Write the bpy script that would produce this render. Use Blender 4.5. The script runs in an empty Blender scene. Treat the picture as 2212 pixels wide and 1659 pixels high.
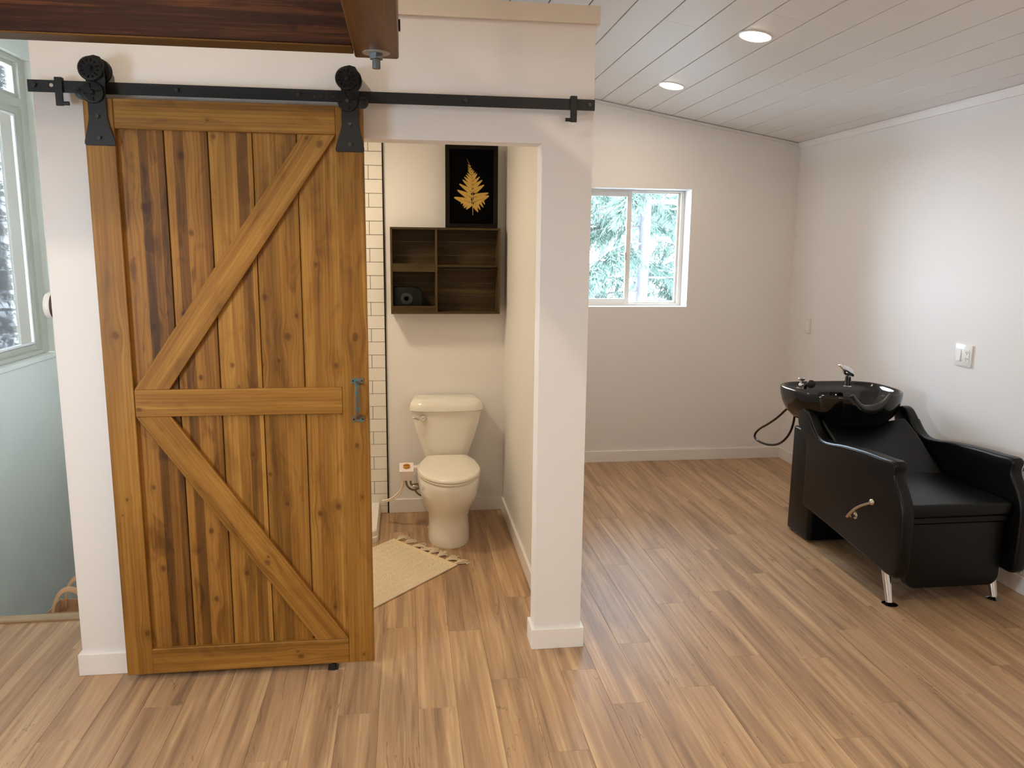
import bpy, bmesh, math, random
from mathutils import Vector, Matrix, noise as mnoise
from math import sin, cos, pi, radians, sqrt, atan2
random.seed(7)
SC = bpy.context.scene
COL = SC.collection

# ------------------------------------------------------------------ camera
CAMLOC = Vector((1.2825, -3.0897, 1.6906))
yaw, pitch, roll, fpx = 0.1357, -0.1718, 0.0105, 1701.4
fw = Vector((sin(yaw)*cos(pitch), cos(yaw)*cos(pitch), sin(pitch)))
rt = Vector((cos(yaw), -sin(yaw), 0)); up = rt.cross(fw)
r2 = rt*cos(roll)+up*sin(roll); u2 = -rt*sin(roll)+up*cos(roll)
cd = bpy.data.cameras.new('camera'); cam = bpy.data.objects.new('camera', cd); COL.objects.link(cam)
cd.sensor_fit = 'HORIZONTAL'; cd.sensor_width = 36; cd.lens = fpx/2212*36; cd.clip_start = .05; cd.clip_end = 200
cam.matrix_world = Matrix(((r2.x, u2.x, -fw.x, CAMLOC.x), (r2.y, u2.y, -fw.y, CAMLOC.y), (r2.z, u2.z, -fw.z, CAMLOC.z), (0, 0, 0, 1)))
SC.camera = cam

# ------------------------------------------------------------------ world, lights, exposure
SC.view_settings.view_transform = 'Standard'; SC.view_settings.look = 'None'
SC.view_settings.gamma = 1; SC.view_settings.use_curve_mapping = False
SC.view_settings.exposure = 0.24
w = bpy.data.worlds.new('overcast_sky'); SC.world = w; w.use_nodes = True
bg = w.node_tree.nodes['Background']; bg.inputs[0].default_value = (.68, .84, 1, 1); bg.inputs[1].default_value = 30.0

def area(name, loc, rot, sx, sy, power, col, shape='RECTANGLE', spread=180):
    l = bpy.data.lights.new(name, 'AREA'); l.shape = shape; l.size = sx; l.size_y = sy; l.energy = power; l.color = col
    l.spread = radians(spread)
    o = bpy.data.objects.new(name, l); COL.objects.link(o); o.location = loc; o.rotation_euler = rot
    return o
# portals: sky light enters through the real window openings
for nm, loc, rot, a, b in (('sky_portal_back', (3.06, 3.11, 1.69), (radians(-90), 0, 0), .82, .92), ('sky_portal_side', (-1.10, 1.6, 1.87), (radians(90), 0, radians(-90)), 1.66, 1.9), ('sky_portal_near', (-1.10, -1.9, 1.45), (radians(90), 0, radians(-90)), .8, .95)):
    p = area(nm, loc, rot, a, b, 1, (1, 1, 1)); p.data.cycles.is_portal = True

# ------------------------------------------------------------------ helpers
WL = {}
def tag(o, label=None, cat=None, group=None, kind=None):
    if label: o['label'] = label
    if cat: o['category'] = cat
    if group: o['group'] = group
    if kind: o['kind'] = kind
    return o
def empty(name, loc, label, cat, group=None):
    o = bpy.data.objects.new(name, None); COL.objects.link(o); o.location = loc; o.empty_display_size = .1
    WL[o] = Vector(loc); return tag(o, label, cat, group)

class MB:
    def __init__(s): s.bm = bmesh.new()
    def _add(s, tmp, mat=None):
        if mat is not None: bmesh.ops.transform(tmp, matrix=mat, verts=tmp.verts)
        me = bpy.data.meshes.new('t'); tmp.to_mesh(me); tmp.free(); s.bm.from_mesh(me); bpy.data.meshes.remove(me); return s
    def box(s, x0, x1, y0, y1, z0, z1, bev=0, seg=1, mat=None):
        t = bmesh.new(); bmesh.ops.create_cube(t, size=1)
        for v in t.verts: v.co = Vector(((x0+x1)/2+v.co.x*(x1-x0), (y0+y1)/2+v.co.y*(y1-y0), (z0+z1)/2+v.co.z*(z1-z0)))
        if bev: bmesh.ops.bevel(t, geom=t.edges[:], offset=bev, segments=seg, profile=.5, affect='EDGES')
        return s._add(t, mat)
    def prism(s, pts, axis, a, b, bev=0, seg=2, mat=None):
        # pts: 2D outline; axis 'x': pts=(y,z); 'y': (x,z); 'z': (x,y)
        t = bmesh.new()
        f3 = {'x': lambda p, d: (d, p[0], p[1]), 'y': lambda p, d: (p[0], d, p[1]), 'z': lambda p, d: (p[0], p[1], d)}[axis]
        A = [t.verts.new(f3(p, a)) for p in pts]; B = [t.verts.new(f3(p, b)) for p in pts]
        t.faces.new(A); t.faces.new(B[::-1]); n = len(pts)
        for i in range(n): t.faces.new((A[i], B[i], B[(i+1) % n], A[(i+1) % n]))
        bmesh.ops.recalc_face_normals(t, faces=t.faces[:])
        if bev:
            ed = [e for e in t.edges if e.is_boundary or (len(e.link_faces) == 2 and e.link_faces[0].normal.dot(e.link_faces[1].normal) < .75)]
            bmesh.ops.bevel(t, geom=ed, offset=bev, segments=seg, profile=.5, affect='EDGES', clamp_overlap=True)
        return s._add(t, mat)
    def cyl(s, p, q, r, r2=None, n=20, bev=0, mat=None):
        p = Vector(p); q = Vector(q); t = bmesh.new(); L = (q-p).length
        bmesh.ops.create_cone(t, cap_ends=True, segments=n, radius1=r, radius2=r if r2 is None else r2, depth=L)
        if bev:
            ed = [e for e in t.edges if len(e.link_faces) == 2 and e.link_faces[0].normal.dot(e.link_faces[1].normal) < .5]
            bmesh.ops.bevel(t, geom=ed, offset=bev, segments=2, profile=.5, affect='EDGES')
        m = Matrix.Translation((p+q)/2) @ (q-p).to_track_quat('Z', 'Y').to_matrix().to_4x4()
        bmesh.ops.transform(t, matrix=m, verts=t.verts); return s._add(t, mat)
    def sphere(s, c, r, sc=(1, 1, 1), n=16, mat=None):
        t = bmesh.new(); bmesh.ops.create_uvsphere(t, u_segments=n, v_segments=max(6, n//2), radius=r)
        for v in t.verts: v.co = Vector(c)+Vector((v.co.x*sc[0], v.co.y*sc[1], v.co.z*sc[2]))
        return s._add(t, mat)
    def tube(s, pts, r, n=10, cap=True, smooth=0, flat=None):
        P = [Vector(p) for p in pts]
        for _ in range(smooth):
            Q = [P[0]]
            for a, b in zip(P, P[1:]): Q += [a*.75+b*.25, a*.25+b*.75]
            P = Q+[P[-1]]
        R = r if isinstance(r, (list, tuple)) else [r]*len(P)
        if len(R) != len(P): R = [R[min(len(R)-1, int(i*len(R)/len(P)))] for i in range(len(P))]
        t = bmesh.new(); rings = []; nrm = None
        for i, p in enumerate(P):
            d = (P[min(i+1, len(P)-1)]-P[max(i-1, 0)]).normalized()
            if nrm is None: nrm = d.orthogonal().normalized()
            nrm = (nrm-d*nrm.dot(d)).normalized(); bn = d.cross(nrm)
            rings.append([t.verts.new(p+(nrm*cos(2*pi*k/n)*(flat or 1)+bn*sin(2*pi*k/n))*R[i]) for k in range(n)])
        for a, b in zip(rings, rings[1:]):
            for k in range(n): t.faces.new((a[k], a[(k+1) % n], b[(k+1) % n], b[k]))
        if cap: t.faces.new(rings[0][::-1]); t.faces.new(rings[-1])
        return s._add(t)
    def loft(s, rings, cap0=True, cap1=True, closed=True):
        t = bmesh.new(); R = [[t.verts.new(p) for p in r] for r in rings]; n = len(R[0])
        for a, b in zip(R, R[1:]):
            for k in range(n if closed else n-1): t.faces.new((a[k], a[(k+1) % n], b[(k+1) % n], b[k]))
        if cap0: t.faces.new(R[0][::-1])
        if cap1: t.faces.new(R[-1])
        return s._add(t)
    def lathe(s, prof, c, n=28, mat=None, cap=True):
        rings = [[(c[0]+r*cos(2*pi*k/n), c[1]+r*sin(2*pi*k/n), c[2]+z) for k in range(n)] for r, z in prof]
        t = bmesh.new(); R = [[t.verts.new(p) for p in r] for r in rings]
        for a, b in zip(R, R[1:]):
            for k in range(n): t.faces.new((a[k], a[(k+1) % n], b[(k+1) % n], b[k]))
        if cap: t.faces.new(R[0][::-1]); t.faces.new(R[-1])
        return s._add(t, mat)
    def poly(s, pts):
        s.bm.faces.new([s.bm.verts.new(p) for p in pts]); return s
    def build(s, name, mat, parent=None, smooth=None, subsurf=0, loc=None, rot=None, fixn=True, **tags):
        bm = s.bm
        if fixn: bmesh.ops.recalc_face_normals(bm, faces=bm.faces[:])
        if rot is None:
            if loc is None:
                lo = [min(v.co[i] for v in bm.verts) for i in range(3)]; hi = [max(v.co[i] for v in bm.verts) for i in range(3)]
                org = Vector([(a+b)/2 for a, b in zip(lo, hi)])
                if parent is None: org.z = lo[2]
            else: org = Vector(loc)
            for v in bm.verts: v.co -= org
        else: org = Vector(loc)
        me = bpy.data.meshes.new(name); bm.to_mesh(me); bm.free()
        me.materials.append(mat)
        o = bpy.data.objects.new(name, me); COL.objects.link(o)
        if smooth is not None:
            me.polygons.foreach_set('use_smooth', [True]*len(me.polygons))
            me.set_sharp_from_angle(angle=radians(smooth))
        if subsurf:
            md = o.modifiers.new('subdivision', 'SUBSURF'); md.levels = subsurf; md.render_levels = subsurf
            me.polygons.foreach_set('use_smooth', [True]*len(me.polygons))
        WL[o] = org
        if parent is not None: o.parent = parent; o.location = org-WL[parent]
        else: o.location = org
        if rot is not None: o.rotation_euler = rot
        return tag(o, **tags)
def copy_tree(o, parent=None, dloc=(0, 0, 0)):
    c = o.copy(); COL.objects.link(c)
    if parent is not None: c.parent = parent
    else: c.location = o.location+Vector(dloc)
    WL[c] = WL[o]+Vector(dloc)
    for ch in list(o.children): copy_tree(ch, c, dloc)
    return c
def share(o, name, loc, parent, rot=None):
    c = bpy.data.objects.new(name, o.data); COL.objects.link(c); c.parent = parent
    WL[c] = Vector(loc); c.location = Vector(loc)-(WL[parent] if parent is not None else Vector((0, 0, 0)))
    if rot: c.rotation_euler = rot
    return c

# ------------------------------------------------------------------ materials
def lin(r, g, b):
    f = lambda c: (c/255/12.92) if c <= 10 else ((c/255+.055)/1.055)**2.4
    return (f(r), f(g), f(b), 1)
class NT:
    def __init__(s, name):
        s.m = bpy.data.materials.new(name); s.m.use_nodes = True; s.t = s.m.node_tree; s.b = s.t.nodes['Principled BSDF']
    def n(s, typ, **kw):
        nd = s.t.nodes.new(typ)
        for k, v in kw.items():
            if k.startswith('i_'):
                key = k[2:]; inp = nd.inputs[int(key)] if key.isdigit() else nd.inputs[key.replace('_', ' ')]
                if isinstance(v, bpy.types.NodeSocket): s.t.links.new(v, inp)
                else: inp.default_value = v
            else: setattr(nd, k, v)
        return nd
    def math(s, op, a, b=None, c=None, clamp=False):
        kw = {'operation': op, 'use_clamp': clamp, 'i_0': a}
        if b is not None: kw['i_1'] = b
        if c is not None: kw['i_2'] = c
        return s.n('ShaderNodeMath', **kw).outputs[0]
    def vmath(s, op, a, b):
        return s.n('ShaderNodeVectorMath', operation=op, i_0=a, i_1=b).outputs[0]
    def noise(s, vec, scale, detail=2, rough=.5, dist=0):
        return s.n('ShaderNodeTexNoise', i_Vector=vec, i_Scale=scale, i_Detail=detail, i_Roughness=rough, i_Distortion=dist).outputs[0]
    def ramp(s, fac, stops, interp='LINEAR'):
        r = s.n('ShaderNodeValToRGB', i_Fac=fac); r.color_ramp.interpolation = interp
        e = r.color_ramp.elements
        while len(e) < len(stops): e.new(.5)
        for el, (p, c) in zip(e, stops): el.position = p; el.color = c if len(c) == 4 else (*c, 1)
        return r.outputs[0]
    def mix(s, fac, a, b, mode='MIX'):
        m = s.n('ShaderNodeMix', data_type='RGBA', blend_type=mode)
        for i, v in ((0, fac), (6, a), (7, b)):
            if isinstance(v, bpy.types.NodeSocket): s.t.links.new(v, m.inputs[i])
            else: m.inputs[i].default_value = v
        return m.outputs[2]
    def set(s, **kw):
        for k, v in kw.items():
            inp = s.b.inputs[k.replace('_', ' ')]
            if isinstance(v, bpy.types.NodeSocket): s.t.links.new(v, inp)
            else: inp.default_value = v
        return s
    def bump(s, h, strength=.3, dist=.002):
        b = s.n('ShaderNodeBump', i_Strength=strength, i_Distance=dist, i_Height=h); s.t.links.new(b.outputs[0], s.b.inputs['Normal']); return s
    def co(s, which='Object'): return s.n('ShaderNodeTexCoord').outputs[which]
    def geo(s): return s.n('ShaderNodeNewGeometry').outputs['Position']

def plain(name, col, rough=.5, metal=0, bump=None, coat=0, spec=None, var=0):
    t = NT(name)
    c = col if len(col) == 4 else (*col, 1)
    if var:
        nz = t.noise(t.co(), 9, 3); t.set(Base_Color=t.mix(nz, tuple(x*(1-var) for x in c[:3])+(1,), tuple(min(1, x*(1+var)) for x in c[:3])+(1,)))
    else: t.set(Base_Color=c)
    t.set(Roughness=rough, Metallic=metal)
    if coat: t.set(Coat_Weight=coat, Coat_Roughness=.05)
    if spec is not None: t.set(Specular_IOR_Level=spec)
    if bump: t.bump(t.noise(t.co(), bump[0], 3), bump[1], bump[2])
    return t.m
def paint(name, col, tex=.25, rough=.55):
    t = NT(name); p = t.geo()
    mp = t.n('ShaderNodeMapping', i_Vector=p, i_Scale=(1, 1, 1.7)).outputs[0]
    h = t.math('ADD', t.noise(mp, 70, 3, .6), t.math('MULTIPLY', t.noise(mp, 190, 2), .5))
    t.set(Base_Color=col, Roughness=rough, Specular_IOR_Level=.35).bump(h, tex, .0012); return t.m

M = {}
M['wall'] = paint('white_wall_paint', lin(232, 229, 227))
M['wall_side'] = paint('side_wall_paint', lin(224, 223, 210), .12)  # left and stairwell walls, slightly darker and yellower than the main wall paint
M['trim'] = plain('white_trim_paint', lin(236, 233, 230), .38, bump=(40, .05, .001))
M['ceiling'] = plain('white_board_paint', lin(228, 226, 223), .42, bump=(30, .04, .001))
M['gap'] = plain('dark_gap', lin(52, 47, 42), .9)
M['cap'] = plain('primed_cap_board', lin(222, 212, 197), .6, bump=(60, .2, .001), var=.04)

def wood(name, axis, dark, mid, light, strips=.0, fine=1., knots=(), rough=.42, blot=.5, seed=0, spec=.3, scl=1.):
    """pine-like wood. object coordinates, grain along local axis; knots: (along, across, size)"""
    t = NT(name); c = t.n('ShaderNodeSeparateXYZ', i_Vector=t.co())
    X, Y, Z = c.outputs; al, ac, dp = {'x': (X, Z, Y), 'y': (Y, X, Z), 'z': (Z, X, Y)}[axis]
    rnd = t.n('ShaderNodeObjectInfo').outputs['Random']
    km = None; ac0 = ac
    for (ka, kc, ks) in knots:
        da = t.math('SUBTRACT', al, ka); dc = t.math('SUBTRACT', ac0, kc)
        e = t.math('ADD', t.math('POWER', t.math('DIVIDE', da, ks*3.2), 2), t.math('POWER', t.math('DIVIDE', dc, ks*1.7), 2))
        g = t.math('EXPONENT', t.math('MULTIPLY', e, -1))
        ac = t.math('SUBTRACT', ac, t.math('MULTIPLY', dc, t.math('MULTIPLY', g, .85)))
        q = t.math('ADD', t.math('POWER', t.math('DIVIDE', da, ks*1.05), 2), t.math('POWER', t.math('DIVIDE', dc, ks*.8), 2))
        q = t.math('ADD', q, t.math('MULTIPLY', t.math('SUBTRACT', t.noise(t.co(), 90, 2), .5), .7))
        core = t.math('SUBTRACT', 1.15, q, clamp=True)
        halo = t.math('MULTIPLY', t.math('EXPONENT', t.math('MULTIPLY', q, -.28)), .30)
        k1 = t.math('MAXIMUM', core, halo)
        km = k1 if km is None else t.math('MAXIMUM', km, k1)
    off = t.math('MULTIPLY', rnd, 37.3+seed)
    v = t.n('ShaderNodeCombineXYZ', i_X=t.math('ADD', al, off), i_Y=t.math('ADD', ac, off), i_Z=dp).outputs[0]
    def st(a, b, sc, det=3, dist=0., ro=.5):
        return t.noise(t.n('ShaderNodeMapping', i_Vector=v, i_Scale=(a*scl, b*scl, b*scl)).outputs[0], sc, det, ro, dist)
    broad = st(.9, 16, 1, 4, .7); rings = st(1.2, 55, 1, 3, .5); fib = st(5, 260, 1, 2, 0)
    blt = st(5, 16, 1, 3, .9)
    f = t.math('ADD', t.math('MULTIPLY', broad, .50), t.math('MULTIPLY', rings, .30))
    f = t.math('ADD', f, t.math('MULTIPLY', fib, .20*fine))
    if strips:
        wn = t.n('ShaderNodeTexWhiteNoise', noise_dimensions='1D', i_W=t.math('ADD', t.math('FLOOR', t.math('DIVIDE', t.math('ADD', ac0, .5), strips)), off)).outputs[0]
        f = t.math('ADD', f, t.math('MULTIPLY', t.math('SUBTRACT', wn, .5), .27))
    f = t.math('SUBTRACT', f, t.math('MULTIPLY', t.math('SUBTRACT', .47, blt, clamp=True), blot*1.35))
    f = t.math('ADD', f, t.math('MULTIPLY', t.math('SUBTRACT', rnd, .5), .05))
    col = t.ramp(f, [(.28, dark), (.5, mid), (.68, light)])
    wav = t.n('ShaderNodeTexWave', i_Vector=t.n('ShaderNodeMapping', i_Vector=v, i_Scale=(.5, 14, 3)).outputs[0], i_Scale=1.6, i_Distortion=3.5, i_Detail=2, bands_direction='Y').outputs['Fac']
    col = t.mix(t.math('MULTIPLY', t.math('POWER', wav, 6), .28), col, dark)
    if km is not None: col = t.mix(t.math('MULTIPLY', km, .68), col, (dark[0]*.55, dark[1]*.36, dark[2]*.42, 1))
    t.set(Base_Color=col, Roughness=rough, Specular_IOR_Level=spec).bump(t.math('ADD', rings, fib), .12, .0006)
    return t.m
PD, PM, PL = lin(94, 60, 20), lin(145, 100, 40), lin(174, 128, 60)       # stained pine
QD, QM, QL = lin(74, 46, 15), lin(118, 77, 28), lin(154, 107, 46)

# ------------------------------------------------------------------ dimensions
X1, XJ, ZH = 2.010, 1.812, 2.084           # partition right end, opening jamb, header
YB, XR, XL, YR = 2.889, 4.342, -1.0, -5.5  # back wall, right wall, left wall, rear wall
YBB, XBR = 1.829, 1.901                    # bathroom back wall, bathroom right wall (inner)
BT, HB = .014, .089
XRG = .13                                  # ridge
def zc(x): return 2.771-.166*(x-2.742) if x >= XRG else 2.771-.166*(XRG-2.742)-.166*(XRG-x)
PT = .11                                   # partition thickness

# ------------------------------------------------------------------ floor
def floor_mat():
    t = NT('vinyl_plank_wood_print'); rnd = t.n('ShaderNodeObjectInfo').outputs['Random']
    c = t.n('ShaderNodeSeparateXYZ', i_Vector=t.co()); X, Y, Z = c.outputs
    o1 = t.math('MULTIPLY', rnd, 53.7); o2 = t.math('MULTIPLY', rnd, 191.3)
    v = t.n('ShaderNodeCombineXYZ', i_X=t.math('ADD', X, o1), i_Y=t.math('ADD', Y, o2), i_Z=0.).outputs[0]
    def st(a, b, det=3, dist=0., ro=.5):
        return t.noise(t.n('ShaderNodeMapping', i_Vector=v, i_Scale=(a, b, 1)).outputs[0], 1, det, ro, dist)
    zone = st(13, .55, 3, 1.0, .5); zone2 = st(21, .9, 4, 1.5, .55); fib = st(230, 4, 3); fine = st(75, 1.6, 3, .6)
    cz = t.ramp(zone, [(.36, lin(131, 106, 84)), (.44, lin(142, 116, 92)), (.475, lin(169, 139, 109)), (.57, lin(177, 146, 114)), (.61, lin(194, 165, 130)), (.72, lin(198, 171, 136))])
    c2 = t.ramp(zone2, [(.36, lin(126, 101, 80)), (.44, lin(164, 134, 104)), (.57, lin(173, 142, 111)), (.64, lin(194, 166, 130))])
    col = t.mix(.5, cz, c2)
    col = t.mix(t.math('MULTIPLY', t.math('SUBTRACT', .56, fine, clamp=True), 1.1), col, lin(115, 85, 61))
    col = t.mix(t.math('MULTIPLY', t.math('SUBTRACT', fib, .5, clamp=True), .9), col, lin(135, 103, 75))
    vein = st(9, .8, 3, 2.2); vv = t.math('ABSOLUTE', t.math('SUBTRACT', vein, .5))
    vm = t.math('MULTIPLY', t.math('SUBTRACT', 1, t.math('DIVIDE', vv, .010), clamp=True), t.math('GREATER_THAN', st(5, .9, 1), .56))
    col = t.mix(t.math('MULTIPLY', vm, .6), col, lin(88, 58, 38))
    vo = t.n('ShaderNodeTexVoronoi', i_Vector=t.n('ShaderNodeMapping', i_Vector=v, i_Scale=(4.3, 1.9, 1)).outputs[0], i_Scale=1.).outputs['Distance']
    kn = t.math('MULTIPLY', t.math('SUBTRACT', 1, t.math('DIVIDE', vo, .058), clamp=True), .75)
    col = t.mix(kn, col, lin(94, 64, 44))
    tint = t.ramp(rnd, [(0, (1.06, 1.02, .96)), (.5, (1.14, 1.09, 1.01)), (1, (1.16, 1.12, 1.04))]); col = t.mix(1., col, tint, 'MULTIPLY')
    t.set(Base_Color=col, Roughness=t.math('ADD', .36, t.math('MULTIPLY', fib, .12)), Specular_IOR_Level=.42).bump(t.math('ADD', fib, fine), .10, .0005)
    return t.m
M['floor'] = floor_mat()
M['floor_base'] = plain('floor_joint_base', lin(110, 84, 62), .8)  # brown base slab showing in the plank joints
fl = MB(); fl.box(XL, XR+.1, YR, .484, -.10, -.006); fl.box(0, XR+.1, .484, YB+.1, -.10, -.006)
FLOOR = fl.build('floor', M['floor_base'], kind='structure')
PW, PLN = .1445, 1.21
pk = MB(); pk.box(-PW/2+.0003, PW/2-.0003, -PLN/2+.0003, PLN/2-.0003, -.006, 0, .0006); fullp = pk.build('plank', M['floor'], FLOOR, loc=(0, 0, 0))
first = True
ncol = int((XR-XL)/PW)+1
offs = {}
for i in range(ncol):
    x0 = XL+i*PW; x1 = min(x0+PW, XR); offs[i] = ((i*.437+random.uniform(-.12, .12)) % 1)*PLN
    y = -4.0-offs[i]; ymax = .484 if x1 < .02 else YB
    # one long end piece behind the camera
    while y < ymax:
        ya, yb = y, min(y+PLN, ymax); y += PLN
        if yb-ya < .02: continue
        if ya < -3.9: ya = max(ya, -4.6)
        if x1-x0 > PW-.001 and yb-ya > PLN-.001:
            if first: fullp.location = Vector(((x0+x1)/2, (ya+yb)/2, 0))-WL[FLOOR]; first = False
            else: share(fullp, 'plank', ((x0+x1)/2, (ya+yb)/2, 0), FLOOR)
        else:
            MB().box(x0+.0003, x1-.0003, ya+.0003, yb-.0003, -.006, 0, .0006).build('plank', M['floor'], FLOOR, loc=((x0+x1)/2, (ya+yb)/2, 0))
MB().box(XL, XR, YR, -3.9, -.0065, -.0008).build('rear_flooring', M['floor'], FLOOR, loc=(1.6, -4.7, 0))

# ------------------------------------------------------------------ walls
def wallobj(name, boxes, mat, **k):
    m = MB()
    for b in boxes: m.box(*b)
    return m.build(name, mat, kind='structure', **k)
TOP = 3.35
# partition wall (faces the camera) with the doorway
OL = .955
WP = wallobj('wall_front', [(0, OL, 0, PT, 0, 2.525), (OL, XJ, 0, PT, ZH, 2.525), (XJ, X1, 0, PT, 0, 2.525)], M['wall'])
wallobj('trim_1', [(-.012, X1+.012, -.018, PT+.018, 2.520, 2.583)], M['cap'])
# bathroom shell
wallobj('wall_bathroom_right', [(XBR, X1, PT, YB, 0, 2.45)], M['wall'])
wallobj('wall_bathroom_left', [(0, .11, PT, YB, -.1, 2.45)], M['wall'])
BW = wallobj('wall_bathroom_back', [(.11, XBR, YBB, YBB+.11, 0, 2.45)], M['wall'])
wallobj('ceiling_bathroom', [(0, X1, PT, YB, 2.45, 2.50)], M['wall'])
# back wall with window hole
WX0, WX1, WZ0, WZ1 = 2.665, 3.478, 1.2435, 2.1431
bw = MB()
for b in ((X1, WX0, YB, YB+.20, 0, 2.9), (WX0, WX1, YB, YB+.20, 0, WZ0), (WX0, WX1, YB, YB+.20, WZ1, 2.9), (WX1, XR+.14, YB, YB+.20, 0, 2.9), (XL-.14, X1, YB, YB+.14, -2.7, TOP)): bw.box(*b)
bw.build('wall_back', M['wall'], kind='structure')
WR = wallobj('wall_right', [(XR, XR+.14, YR-.1, YB, -.1, 2.62)], M['wall'])
# left wall with the tall window and the one beside the camera
LY0, LY1, LZ0, LZ1 = .75, 2.40, .957, 2.794
lw = MB()
for b in ((XL-.14, XL, LY1, YB, -2.7, TOP), (XL-.14, XL, LY0, LY1, -2.7, LZ0), (XL-.14, XL, LY0, LY1, LZ1, TOP), (XL-.14, XL, -.8, LY0, -2.7, TOP),
          (XL-.14, XL, -2.3, -.8, -.1, .98), (XL-.14, XL, -2.3, -.8, 1.92, TOP), (XL-.14, XL, -1.5, -.8, .98, 1.92), (XL-.14, XL, YR-.1, -2.3, -.1, TOP)): lw.box(*b)
lw.build('wall_left', M['wall_side'], kind='structure')
wallobj('wall_rear', [(XL, XR, YR-.14, YR, -.1, TOP)], M['wall'])

# plank ceiling
cm = MB()
cm.prism([(XRG, zc(XRG)+.012), (XR+.14, zc(XR+.14)+.012), (XR+.14, zc(XR+.14)+.12), (XRG, zc(XRG)+.12)], 'y', YR-.14, YB+.14)
cm.prism([(XL-.14, zc(XL-.14)+.012), (XRG, zc(XRG)+.012), (XRG, zc(XRG)+.12), (XL-.14, zc(XL-.14)+.12)], 'y', YR-.14, YB+.14)
CEIL = cm.build('ceiling', M['gap'], kind='structure')
CW = .1825
gx = [2.742-CW*k for k in range(14, 0, -1)]+[2.742+CW*k for k in range(0, 9)]
gx = [XRG]+[g for g in gx if g > XRG+.05]+[XR]
lxs = [XRG-CW*k for k in range(0, 7)]; lxs = [x for x in lxs if x > XL]+[XL]
ang = math.atan(.166)
def ceil_board(xa, xb, ya, yb, s):
    if xa > xb: xa, xb = xb, xa
    za, zb = zc(xa), zc(xb); xm = (xa+xb)/2
    L = (xb-xa)/cos(ang)
    m = MB(); m.box(-L/2+.0028, L/2-.0028, (ya-yb)/2+.0004, (yb-ya)/2-.0004, 0, .011, .0012)
    m.build('ceiling_board', M['ceiling'], CEIL, loc=(xm, (ya+yb)/2, (za+zb)/2), rot=(0, s*ang, 0))
joints = {9: [-.9], 11: [1.05], 13: [.2], 14: [.9, -2.2], 16: [.5], 18: [1.55], 19: [-.2], 20: [.95]}
for i, (a, b) in enumerate(zip(gx, gx[1:])):
    ys = [YR]+sorted(joints.get(i, [-1.5-(i*.73 % 2.4)]))+[YB]
    for ya, yb in zip(ys, ys[1:]): ceil_board(a, b, ya, yb, 1)
for a, b in zip(lxs, lxs[1:]): ceil_board(a, b, YR, YB, -1)
# ceiling / wall mouldings
tm = MB(); tm.prism([(X1, zc(X1)-.004), (XR, zc(XR)-.004), (XR, zc(XR)-.024), (X1, zc(X1)-.024)], 'y', YB-.018, YB); tm.build('trim_2', M['ceiling'], kind='structure')
tm = MB(); tm.prism([(XR-.030, zc(XR-.03)-.002), (XR, zc(XR)-.002), (XR, zc(XR)-.040), (XR-.012, zc(XR)-.040), (XR-.030, zc(XR)-.012)], 'y', YR, YB-.018); tm.build('trim_3', M['trim'], kind='structure')

# ------------------------------------------------------------------ baseboards
def base(name, boxes):
    m = MB()
    for b in boxes: m.box(*b, 0, HB, .0015)
    m.build(name, M['trim'], kind='structure')
base('baseboard_front', [(-BT, OL, -BT, 0), (-BT, 0, 0, PT+.3), (XJ-BT, X1+BT, -BT, 0), (XJ-BT, XJ, 0, PT), (X1, X1+BT, 0, PT+.3)])
base('baseboard_salon_side', [(X1, X1+BT, PT+.3, YB-BT)])
base('baseboard_back', [(X1, XR, YB-BT, YB)])
base('baseboard_right', [(XR-BT, XR, YR, YB-BT)])
base('baseboard_bathroom_right', [(XBR-BT, XBR, PT, YBB-BT)])
base('baseboard_bathroom_back', [(1.166, XBR, YBB-BT, YBB)])

# white skirting tiles above the baseboard by the chair
tile_w = plain('white_glazed_tile', lin(232, 228, 220), .12, spec=.6, coat=.3)
for k in range(3):
    y1 = .268-k*.262+.262*(1 if k == 0 else 0)
for k, (ya, yb) in enumerate(((.273, .52), (.012, .267), (-.249, .006))):
    MB().box(XR-.007, XR, ya, yb, HB+.004, .195, .0012).build('tile', tile_w, WR)
MB().box(XR-.004, XR, -.255, .526, HB, .199).build('grout', plain('pale_grout', lin(215, 212, 206), .8), WR)

# ------------------------------------------------------------------ bathroom tiles
grout = plain('black_grout', lin(24, 20, 19), .75)
MB().box(.11, 1.158, YBB-.0065, YBB, 0, 2.45).build('grout', grout, BW)
MB().box(1.158, 1.164, YBB-.0115, YBB, 0, 2.45).build('edge_strip', plain('black_metal_edge', lin(22, 18, 17), .35, .6), BW, label='black metal tile edge')
TP, TW = .0813, .1630
tfull = None
for k in range(-1, 30):
    z0 = .049+TP*k; z1 = z0+TP; z0 = max(z0, 0.); 
    if z1 > 2.449: z1 = 2.449
    x = 1.158+(.001)
    wds = ([.0825] if k % 2 else []) + [TW]*8
    xr = 1.1575
    for wd in wds:
        xl = max(xr-wd, .112)
        full = abs(wd-TW) < 1e-6 and xl > .1121 and z1-z0 > TP-.001
        if full:
            c = ((xl+xr)/2, YBB-.009, (z0+z1)/2)
            if tfull is None:
                tfull = MB().box(-TW/2+.0013, TW/2-.0013, -.0045, .0045, -TP/2+.0013, TP/2-.0013, .0010).build('tile', tile_w, BW, loc=(0, 0, 0)); tfull.location = Vector(c)-WL[BW]
            else: share(tfull, 'tile', c, BW)
        elif xr-xl > .012:
            MB().box(xl+.0013, xr-.0013, YBB-.0135, YBB-.0045, z0+.0013, z1-.0013, .0010).build('tile', tile_w, BW)
        xr = xl
        if xr < .115: break

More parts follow.
